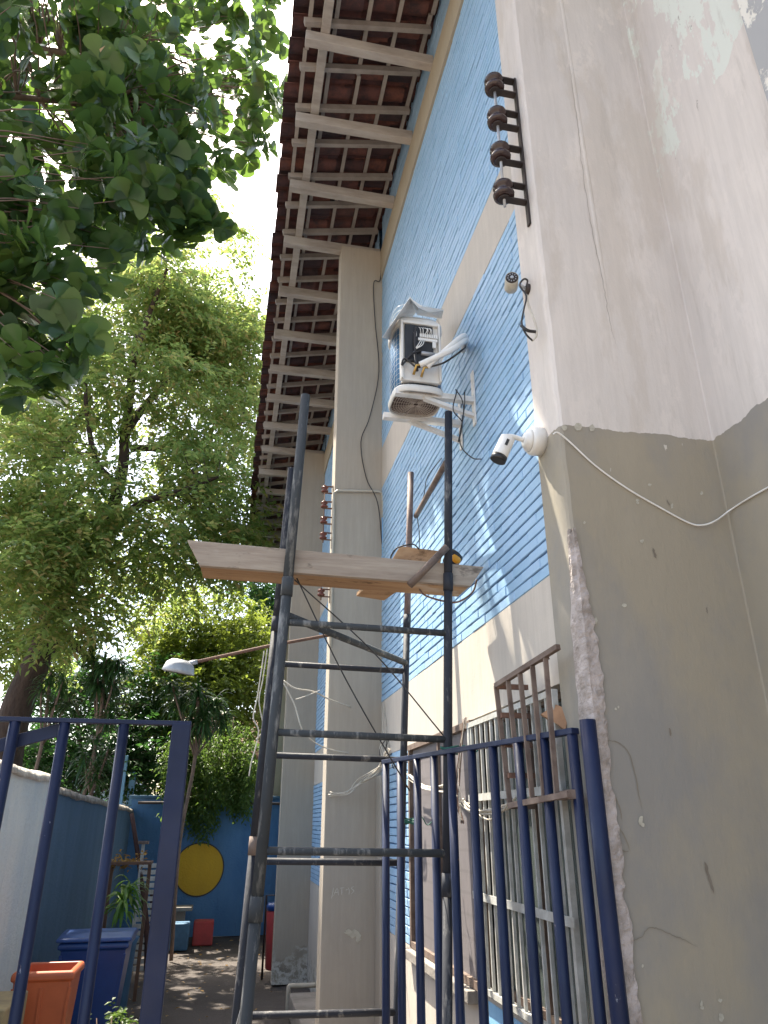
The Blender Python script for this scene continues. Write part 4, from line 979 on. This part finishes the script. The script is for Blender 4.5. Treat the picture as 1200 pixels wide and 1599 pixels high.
for x, y, Y, rx_, rz_, wt in ((240, 470, 13.5, 1.45, 1.2, 1.6), (190, 420, 14.5, 1.1, .8, .8), (320, 560, 14.5, 1.3, 1.3, 1.1), (150, 560, 13.5, 1.3, 1.3, 1.1), (235, 620, 13, 1.3, 1.1, 1.0),
                              (340, 690, 14, 1.1, 1.2, 1.0), (270, 740, 13, 1.2, 1.0, .9), (60, 650, 14.5, 1.3, 1.3, 1.0), (30, 800, 13.5, 1.3, 1.2, 1.1), (120, 790, 14.8, 1.1, .9, .6),
                              (50, 900, 15.3, 1.3, 1.0, .8), (300, 850, 13, 1.2, .8, .9), (200, 905, 14.8, 1.3, .8, .8), (10, 1000, 15.6, 1.0, 1.0, .4), (350, 520, 15, 1.0, 1.0, .6), (350, 830, 14, .8, .7, .5), (380, 600, 15.5, .7, 1.2, .5), (20, 870, 12.6, 1.1, .6, .6), (120, 960, 12.8, .9, .5, .4), (70, 730, 13.2, 1.1, .8, .6), (20, 960, 15, 1.2, .9, .6), (160, 660, 13, .9, .8, .6), (150, 800, 12.6, .9, .6, .5), (100, 860, 12.4, .8, .5, .4), (210, 830, 12.6, .8, .6, .4), (385, 500, 15.5, .6, .7, .4), (395, 680, 15.5, .45, .8, .3), (310, 380, 14.5, 1.1, .7, .6), (90, 480, 15, 1.2, 1.2, .5)):
    bl.append((tp(x, y, Y), (rx_, rx_*1.0, rz_), wt))
cs, rr = clumps(bl, 440, .28, .66)
twigs(mb, roots, cs, .013, 1.3)
mb.build('trunk', M_barkbig, TB)
foliage('crown', L_big, cs, rr, 1000, .135, .062, TB, sprig=11, sl=.42)

# rounded dense tree further back, right of it
TD = thing('dense_tree', 'rounded bushy yellow-green tree behind the far wall, under the plank', 'tree', (-.9, 20, GZ))
mb = MB(); pts = [at(330, 1300, 20), at(330, 1200, 20), at(322, 1100, 20), at(320, 1000, 20)]; limbs(mb, pts, .22, .08); rts = spline(pts, 5)
bl = [(at(330, 985, 19.5), (1.6, 1.3, 1.2), 1), (at(300, 1060, 18.8), (1.6, 1.2, 1.2), 1), (at(370, 1060, 19.3), (1.2, 1.2, 1.3), 1), (at(340, 1140, 18.6), (1.5, 1.2, 1.0), .8), (at(265, 1000, 19.5), (1.2, 1.2, 1.0), .5), (at(400, 1010, 20), (.7, 1, .9), .4), (at(300, 1200, 18), (1.2, .8, .8), .6), (at(360, 1190, 18.4), (.8, .8, .8), .5)]
cs, rr = clumps(bl, 230, .33, .58); twigs(mb, rts, cs, .02); mb.build('trunk', M_barkbig, TD)
foliage('crown', L_dense, cs, rr, 800, .12, .07, TD, sprig=10, sl=.3, up=.1)
TK = thing('dark_tree', 'dark green tree edge showing between the eave and the plank', 'tree', (.9, 23, GZ))
mb = MB(); pts = [at(408, 1300, 23), at(408, 1100, 23), at(412, 950, 23)]; limbs(mb, pts, .2, .06); rts = spline(pts, 5)
cs, rr = clumps([(at(412, 930, 22.5), (.9, .9, 1.1), 1), (at(425, 1000, 22.5), (.8, .8, 1.2), 1)], 45, .35, .6); twigs(mb, rts, cs, .02); mb.build('trunk', M_barkbig, TK)
foliage('crown', L_dark, cs, rr, 700, .14, .08, TK, sprig=8)
# background greenery low between trunks (beyond the left wall)
TS = thing('hedge_tree', 'loose mid-green leafy tree filling the gap low behind the left wall', 'tree', (-3.5, 17.5, GZ))
mb = MB(); pts = [at(130, 1330, 17.5), at(128, 1200, 17.5), at(120, 1100, 17.5)]; limbs(mb, pts, .1, .04); rts = spline(pts, 5)
cs, rr = clumps([(at(130, 1150, 17.5), (1.5, 1, 1.1), 1), (at(60, 1190, 16.5), (1.0, .9, .8), .6), (at(215, 1180, 17.5), (1.1, .9, .9), .8), (at(230, 1090, 18), (1.0, .9, .9), .6), (at(110, 1060, 18), (1.3, .9, .7), .6)], 150, .3, .5); twigs(mb, rts, cs, .015); mb.build('trunk', M_barklt, TS)
foliage('crown', L_dark, cs, rr, 750, .13, .065, TS, sprig=9)
# hanging creeper over the far wall
TV = thing('hanging_creeper', 'bright green creeper drooping over the far blue wall above the yellow disc', 'creeper', tuple(at(330, 1240, 15.5)))
cs = []; rr = []
for k in range(48):
    x = RNG.uniform(262, 392); y0 = RNG.uniform(1120, 1230); y1 = RNG.uniform(1225, 1275)+max(0, 45-abs(x-318)*1.1)
    Y = RNG.uniform(14.9, 15.5)
    for y in np.arange(y0, y1, 11): cs.append(tuple(at(x+RNG.normal()*1.5, y, Y))); rr.append(.11)
foliage('leaves', L_vine, cs, rr, 3000, .075, .04, TV, sprig=6, sl=.16, droop=.25, up=-.3)
mb = MB()
for k in range(14):
    x = RNG.uniform(290, 370); mb.tube(spline([at(x, 1120, 15.4), at(x+RNG.uniform(-8, 8), 1180, 15.3), at(x+RNG.uniform(-8, 8), 1250, 15.3)], 4), .012, 5)
mb.build('stems', M_barklt, TV)

# ---------------------------------------------------------------- strap-leaved plants
def strap_leaves(name, mat_, heads, n, L, wd, parent):
    V = []; F = []; K = 7
    for hc, sc_ in heads:
        hc = np.array(hc)
        for i in range(n):
            a = RNG.random()*2*math.pi; el = RNG.uniform(-.6, 1.1); l = L*sc_*RNG.uniform(.6, 1.1); w0 = wd*sc_*RNG.uniform(.8, 1.2)
            d = np.array([math.cos(a)*math.cos(el), math.sin(a)*math.cos(el), math.sin(el)]); s_ = np.array([-math.sin(a), math.cos(a), 0])
            p = hc.copy()-np.array([0, 0, RNG.random()*.25*sc_]); b = len(V)
            for k in range(K):
                t = k/(K-1); w_ = w0*(.35+1.3*t if t < .45 else .935*(1-t)/.55+.02)
                u = np.cross(s_, d); V += [p-s_*w_+u*w_*.3, p, p+s_*w_+u*w_*.3]
                p = p+d*l/(K-1); d = d+np.array([0, 0, -1])*(.42*(.6+t)); d /= np.linalg.norm(d)
            for k in range(K-1):
                q = b+3*k; F += [(q, q+1, q+4, q+3), (q+1, q+2, q+5, q+4)]
    return arr_obj(name, np.array(V), np.array(F), mat_, parent, True)
def dracaena(label, x, y, Y, n, hd, L=.50, wd=.024, base=None):
    t = thing('strap_leaf_plant', label, 'plant', (at(x, y, Y).x, Y, GZ), 'strap-leaved plants behind the left wall')
    heads = [(at(x+dx, y+dy, Y+random.uniform(-.3, .3)), s_) for dx, dy, s_ in hd]
    strap_leaves('leaves', L_strap, heads, n, L, wd, t)
    mb = MB(); foot = Vector((at(x, y, Y).x, Y, GZ))
    top = heads[0][0]; k0 = foot.lerp(top, .72)+Vector((.06, 0, 0))
    mb.tube(spline([foot, foot.lerp(top, .4)+Vector((-.05, 0, 0)), k0, top], 5), .03, 7)
    for h, s_ in heads[1:]: mb.tube(spline([k0, k0.lerp(h, .5)-Vector((0, 0, .05)), h], 4), .018, 5)
    mb.build('stem', M_barklt, t)
dracaena('dark drooping strap-leaved plant with tall heads, left of the lamp dish', 165, 1030, 13, 80, [(0, 0, 1.0), (-12, 30, .9), (14, 26, 1), (0, 55, .9), (-20, -8, .7), (22, 0, .8), (6, 80, .8)])
dracaena('dark drooping strap-leaved plant under and right of the lamp dish', 310, 1075, 13.2, 80, [(0, 0, 1.0), (-30, 10, .9), (26, 15, 1), (10, 40, 1), (-10, 48, .9), (38, 40, .8), (-42, -10, .7)])
dracaena('shorter strap-leaved plant low beside the big trunk', 80, 1050, 13.2, 36, [(0, 0, .9), (20, 10, .8), (-15, 20, .7), (8, 40, .8), (30, 40, .7)])
dracaena('strap-leaved plant low behind the left wall, between the gate bars', 150, 1150, 12.6, 36, [(0, 0, .9), (20, 20, .8), (-18, 25, .8), (0, 50, .8)])
pt = thing('potted_plant', 'leafy potted plant standing above the blue bin by the left wall', 'plant', (at(193, 1420, 9.4).x, 9.4, GZ)); pc = at(193, 1398, 9.4)
MB().lathe((pc.x, 9.4, GZ), (0, 0, 1), [(0, .16), (.02, .17), (.72, .2), (.78, .22), (.8, .2)], 18).build('pot', M_bluec, pt)
strap_leaves('leaves', leafmat('fresh_strap_leaf', [(.05, .14, .02), (.09, .2, .03), (.16, .24, .05)], (.2, .4, .05), .3), [((pc.x, 9.4, pc.z+.02), .9), ((pc.x+.04, 9.45, pc.z+.14), .8)], 34, .42, .03, pt)
sb = thing('small_shrub', 'small green shrub growing at the foot of the blue bin', 'shrub', (at(175, 1560, 6.9).x, 6.9, GZ)); q = at(172, 1592, 6.9)
cs, rr = clumps([((q.x, 6.9, q.z-.04), (.14, .14, .10), 1)], 14, .05, .09); foliage('leaves', L_vine, cs, rr, 9000, .045, .026, sb, sprig=6, sl=.09)
mb = MB()
for c_ in cs[:8]: mb.tube([(q.x, 6.9, GZ), tuple(c_)], .004, 4)
mb.build('stems', M_barklt, sb)
dl = foliage('dry_leaves', L_dry, [(sp.x-.02+random.uniform(-.2, .2), 10.5+random.uniform(-.15, .15), sp.z+.03) for _ in range(9)], [.07]*9, 4000, .05, .03, None, sprig=4, sl=.06); tag(dl, 'heap of dry yellow leaves lying on the rough shelf', 'leaves', kind='stuff')

# ---------------------------------------------------------------- broad-leaved tree overhead (trunk outside the frame on the left)
TA = thing('broadleaf_tree', 'big-leaved dark green tree hanging into the top left corner', 'tree', (-6.0, 6.5, GZ))
ab = []
for x, y, D, rad, wt in ((330, 40, 6.3, .75, 1.2), (400, 110, 6.6, .42, .55), (250, 150, 6.0, .8, 1.3), (370, 170, 6.3, .42, .5), (120, 100, 5.8, .9, 1.6), (40, 40, 5.6, .8, 1.2), (200, 250, 5.8, .65, 1.0), (290, 250, 5.9, .4, .5),
                         (60, 220, 5.4, .8, 1.3), (130, 320, 5.4, .55, .8), (240, 320, 5.7, .35, .45), (40, 370, 5.2, .55, 1.0), (50, 480, 5.0, .42, .65), (60, 540, 4.8, .28, .4), (5, 600, 4.7, .28, .25), (300, 350, 5.7, .2, .2), (-60, 200, 5.3, .9, 1.0), (-80, 420, 5, .6, .7), (150, -60, 6.2, .9, 1), (-60, -80, 6, 1, 1), (330, -80, 6.6, .7, .6)):
    ab.append((at(x, y, D*.98), (rad*1.37, rad*1.5, rad*1.2), wt))
def broadleaf():
    cs, _ = clumps(ab, 800, .1, .2); V = []; F = []; mb = MB()
    rootp = [Vector((-4.0, 4.6, 5.5)), Vector((-3.2, 4.4, 6.6)), Vector((-2.4, 4.3, 7.2)), Vector((-1.6, 4.3, 7.4)), Vector((-2.9, 3.9, 6.0)), Vector((-2.6, 3.6, 5.4)), Vector((-2.2, 3.3, 4.9)), Vector((-3.4, 4.4, 5.2)), Vector((-2.0, 4.0, 6.4)), Vector((-1.3, 4.1, 6.6)), Vector((-2.0, 3.4, 4.4))]
    rootp = [Vector((0, 0, CH))+(p-Vector((0, 0, CH)))*1.44 for p in rootp]
    prof_ = [(0, .02), (.12, .06), (.35, .20), (.62, .42), (.82, .44), (.95, .28), (1.0, .06)]
    for c in cs:
        c = np.array(c); ax_ = unit(RNG.normal(size=3)*.55+np.array([0, -.05, .35])); n = RNG.integers(7, 13)
        u = unit(np.cross(ax_, [.3, .2, 1.])); v = np.cross(ax_, u); a0 = RNG.random()*6.28
        for i in range(n):
            a = a0+i*2.4; el = RNG.uniform(.0, .75); d = unit((u*math.cos(a)+v*math.sin(a))*math.cos(el)+ax_*math.sin(el)); p = c+ax_*(i*.010); l = RNG.uniform(.10, .215)
            if not lit_gap((p+d*l*.6)[None], .09)[0]: continue
            s_ = unit(np.cross(d, ax_)+RNG.normal(size=3)*.12); d2 = d.copy(); b = len(V); pt_ = 0; q = p.copy(); curl = RNG.uniform(.0, .35); fold = RNG.uniform(.05, .35)
            for t, w_ in prof_:
                q = q+d2*(t-pt_)*l; pt_ = t; d2 = unit(d2+np.array([0, 0, -1])*curl*.35)
                nn_ = np.cross(s_, d2); V += [q-s_*w_*l+nn_*w_*l*fold, q, q+s_*w_*l+nn_*w_*l*fold]
            for k in range(len(prof_)-1): z = b+3*k; F += [(z, z+1, z+4, z+3), (z+1, z+2, z+5, z+4)]
    arr_obj('crown', np.array(V), np.array(F), L_alm, TA, True)
    limbs(mb, [Vector((-6.0, 6.5, GZ)), Vector((-6.05, 6.5, 2)), Vector((-5.9, 6.6, 4)), rootp[0]], .28, .18)
    limbs(mb, [rootp[0], rootp[1], rootp[2], rootp[3]], .12, .04); limbs(mb, [rootp[0], rootp[7], rootp[4], rootp[5], rootp[6], rootp[10]], .08, .02); limbs(mb, [rootp[4], rootp[8], rootp[9]], .05, .02)
    rts = []
    for ch in (rootp[:4], [rootp[0], rootp[7], rootp[4], rootp[5], rootp[6], rootp[10]], [rootp[4], rootp[8], rootp[9]]): rts += spline(ch, 5)
    twigs(mb, rts, cs, .013, 1.9); mb.build('trunk', M_barklt, TA)
broadleaf()
yl = at(157, 82, 4.0); tag(MB().add([yl, yl+Vector((.012, 0, .05)), yl+Vector((.02, .01, .1)), yl+Vector((-.015, .01, .05))], [(0, 1, 2, 3)]).build('yellow_leaf', L_dry, TA), None)

# ---------------------------------------------------------------- wear marks on the plaster
def ribbon(name, pts, y, w_, m, ax=1, jit=.0015, k=6, ends=.15):
    P = spline([at(px, py, y, ax) for px, py in pts], k); n = len(P); mb = MB(); side = Vector((1, 0, 0)) if ax == 1 else Vector((0, 1, 0))
    for i, p in enumerate(P):
        d = (P[min(i+1, n-1)]-P[max(i-1, 0)]).normalized(); nn = Vector((0, 1, 0)) if ax == 1 else Vector((1, 0, 0)); s_ = d.cross(nn).normalized()
        t = i/(n-1); ww = w_*max(ends, min(1, 4*t*(1-t)*1.6))*(.7+.6*random.random()); p = p+Vector((random.uniform(-jit, jit), 0, random.uniform(-jit, jit)))
        mb.v += [tuple(p-s_*ww/2), tuple(p+s_*ww/2)]
    for i in range(n-1): mb.f.append((2*i, 2*i+1, 2*i+3, 2*i+2)); mb.sm.append(False)
    return mb.build(name, m, BL)
M_crk = simple('dark_crack', (.19, .16, .125), (.25, .22, .17), rough=1, bump=0)
M_scf = simple('brown_scuff', (.16, .13, .10), (.22, .185, .145), rough=.9, bump=0)
M_chip = simple('plaster_chip', (.48, .45, .37), (.36, .33, .27), sc=60, rough=.9)
YM = YF-.0028
for pts, w_ in (([(944, 1157), (962, 1158), (980, 1172), (990, 1200), (997, 1235), (1003, 1262)], .0035), ([(966, 1290), (975, 1305), (985, 1330)], .004), ([(983, 1330), (972, 1328), (966, 1322)], .004),
               ([(984, 1488), (990, 1470), (1003, 1462), (1013, 1450), (1028, 1450), (1050, 1460), (1070, 1468), (1091, 1480)], .0022), ([(960, 1240), (968, 1262), (972, 1282)], .003)):
    ribbon('crack', pts, YM, w_, M_crk)
for pts, w_ in (([(1101, 1345), (1107, 1368), (1115, 1396)], .010), ([(1020, 856), (1025, 872)], .010), ([(1042, 780), (1046, 790)], .005), ([(1046, 1136), (1048, 1150)], .006), ([(1104, 948), (1105, 958)], .005)):
    ribbon('scuff', pts, YM, w_, M_scf, ends=.05)
for x, y, a_, b_ in ((1001, 1280, 4, 7), (1004, 1288, 3, 4), (1004, 1508, 2, 3), (1096, 1568, 2, 5), (1097, 1574, 3, 3), (1125, 1562, 3, 3), (1127, 1590, 4, 6), (1125, 1585, 2, 3), (996, 785, 2.5, 2.5), (996, 781, 2.5, 2), (1015, 757, 3, 2.5), (976, 945, 4, 3), (931, 969, 2.5, 5), (1096, 770, 2, 3), (1003, 845, 3, 3), (962, 1107, 2, 2), (925, 668, 4, 5), (903, 667, 5, 6), (882, 668, 5, 4), (1050, 790, 2, 4), (966, 1104, 1.5, 2), (913, 816, 2, 2)):
    mb = MB(); n = 9; P = [at(x+a_*(.7+.6*random.random())*math.cos(2*math.pi*k/n), y+b_*(.7+.6*random.random())*math.sin(2*math.pi*k/n), YM) for k in range(n)]
    mb.add(P, [tuple(range(n))]); mb.build('chip', M_chip, BL)
ribbon('crack', [(888, 70), (893, 130), (902, 190), (908, 250), (920, 330), (931, 390), (944, 450), (952, 500), (965, 545)], YM, .0022, simple('fine_crack', (.33, .29, .25), (.24, .21, .18), rough=1, bump=0), jit=.003, k=9)
M_scr = simple('pale_scratch', (.60, .57, .50), (.50, .47, .41), rough=.9, bump=0)
for pts in ([(521, 386), (520, 394), (518, 403)], [(521, 399), (527, 387), (529, 398)], [(522, 394), (528, 393)], [(531, 387), (538, 386)], [(534, 387), (534, 397)], [(540, 390), (543, 389)], [(544, 386), (546, 391), (545, 397)], [(553, 384), (549, 387), (553, 391), (549, 396)]):
    ribbon('scratched_writing', [(x, y+1000) for x, y in pts], 6.136, .005, M_scr, jit=.0005, k=3, ends=.5)
for cx_, cy_, a_, b_ in ((552, 1458, 11, 6), (545, 1455, 7, 4), (560, 1464, 5, 8)):
    mb = MB(); n = 18; P = [at(cx_+a_*(.6+.7*random.random())*math.cos(2*math.pi*k/n), cy_+b_*(.6+.7*random.random())*math.sin(2*math.pi*k/n), 6.137-cx_*1e-5*.5) for k in range(n)]
    mb.add(P, [tuple(range(n))]); mb.build('chip', simple('pale_patch', (.50, .46, .37), (.42, .385, .31), sc=40, rough=.9) if cx_ == 552 else bpy.data.materials['pale_patch'], BL)
# fallen leaves on the ground
n = 420; c = np.stack([RNG.uniform(-1.5, .8, n), RNG.uniform(6, 15.4, n), np.full(n, GZ+.012)], 1); c[:, 0] = np.where(RNG.random(n) < .45, -1.5+RNG.random(n)**2*.8, c[:, 0])
d = RNG.normal(size=(n, 3))*np.array([1, 1, .12]); V, F = rhombs(c, d, unit(np.array([0, 0, 1.])+RNG.normal(size=(n, 3))*.25), RNG.uniform(.03, .09, n), RNG.uniform(.015, .04, n))
tag(arr_obj('fallen_leaves', V, F, L_dry), 'small dry leaves scattered over the yard ground', 'leaves', kind='stuff')
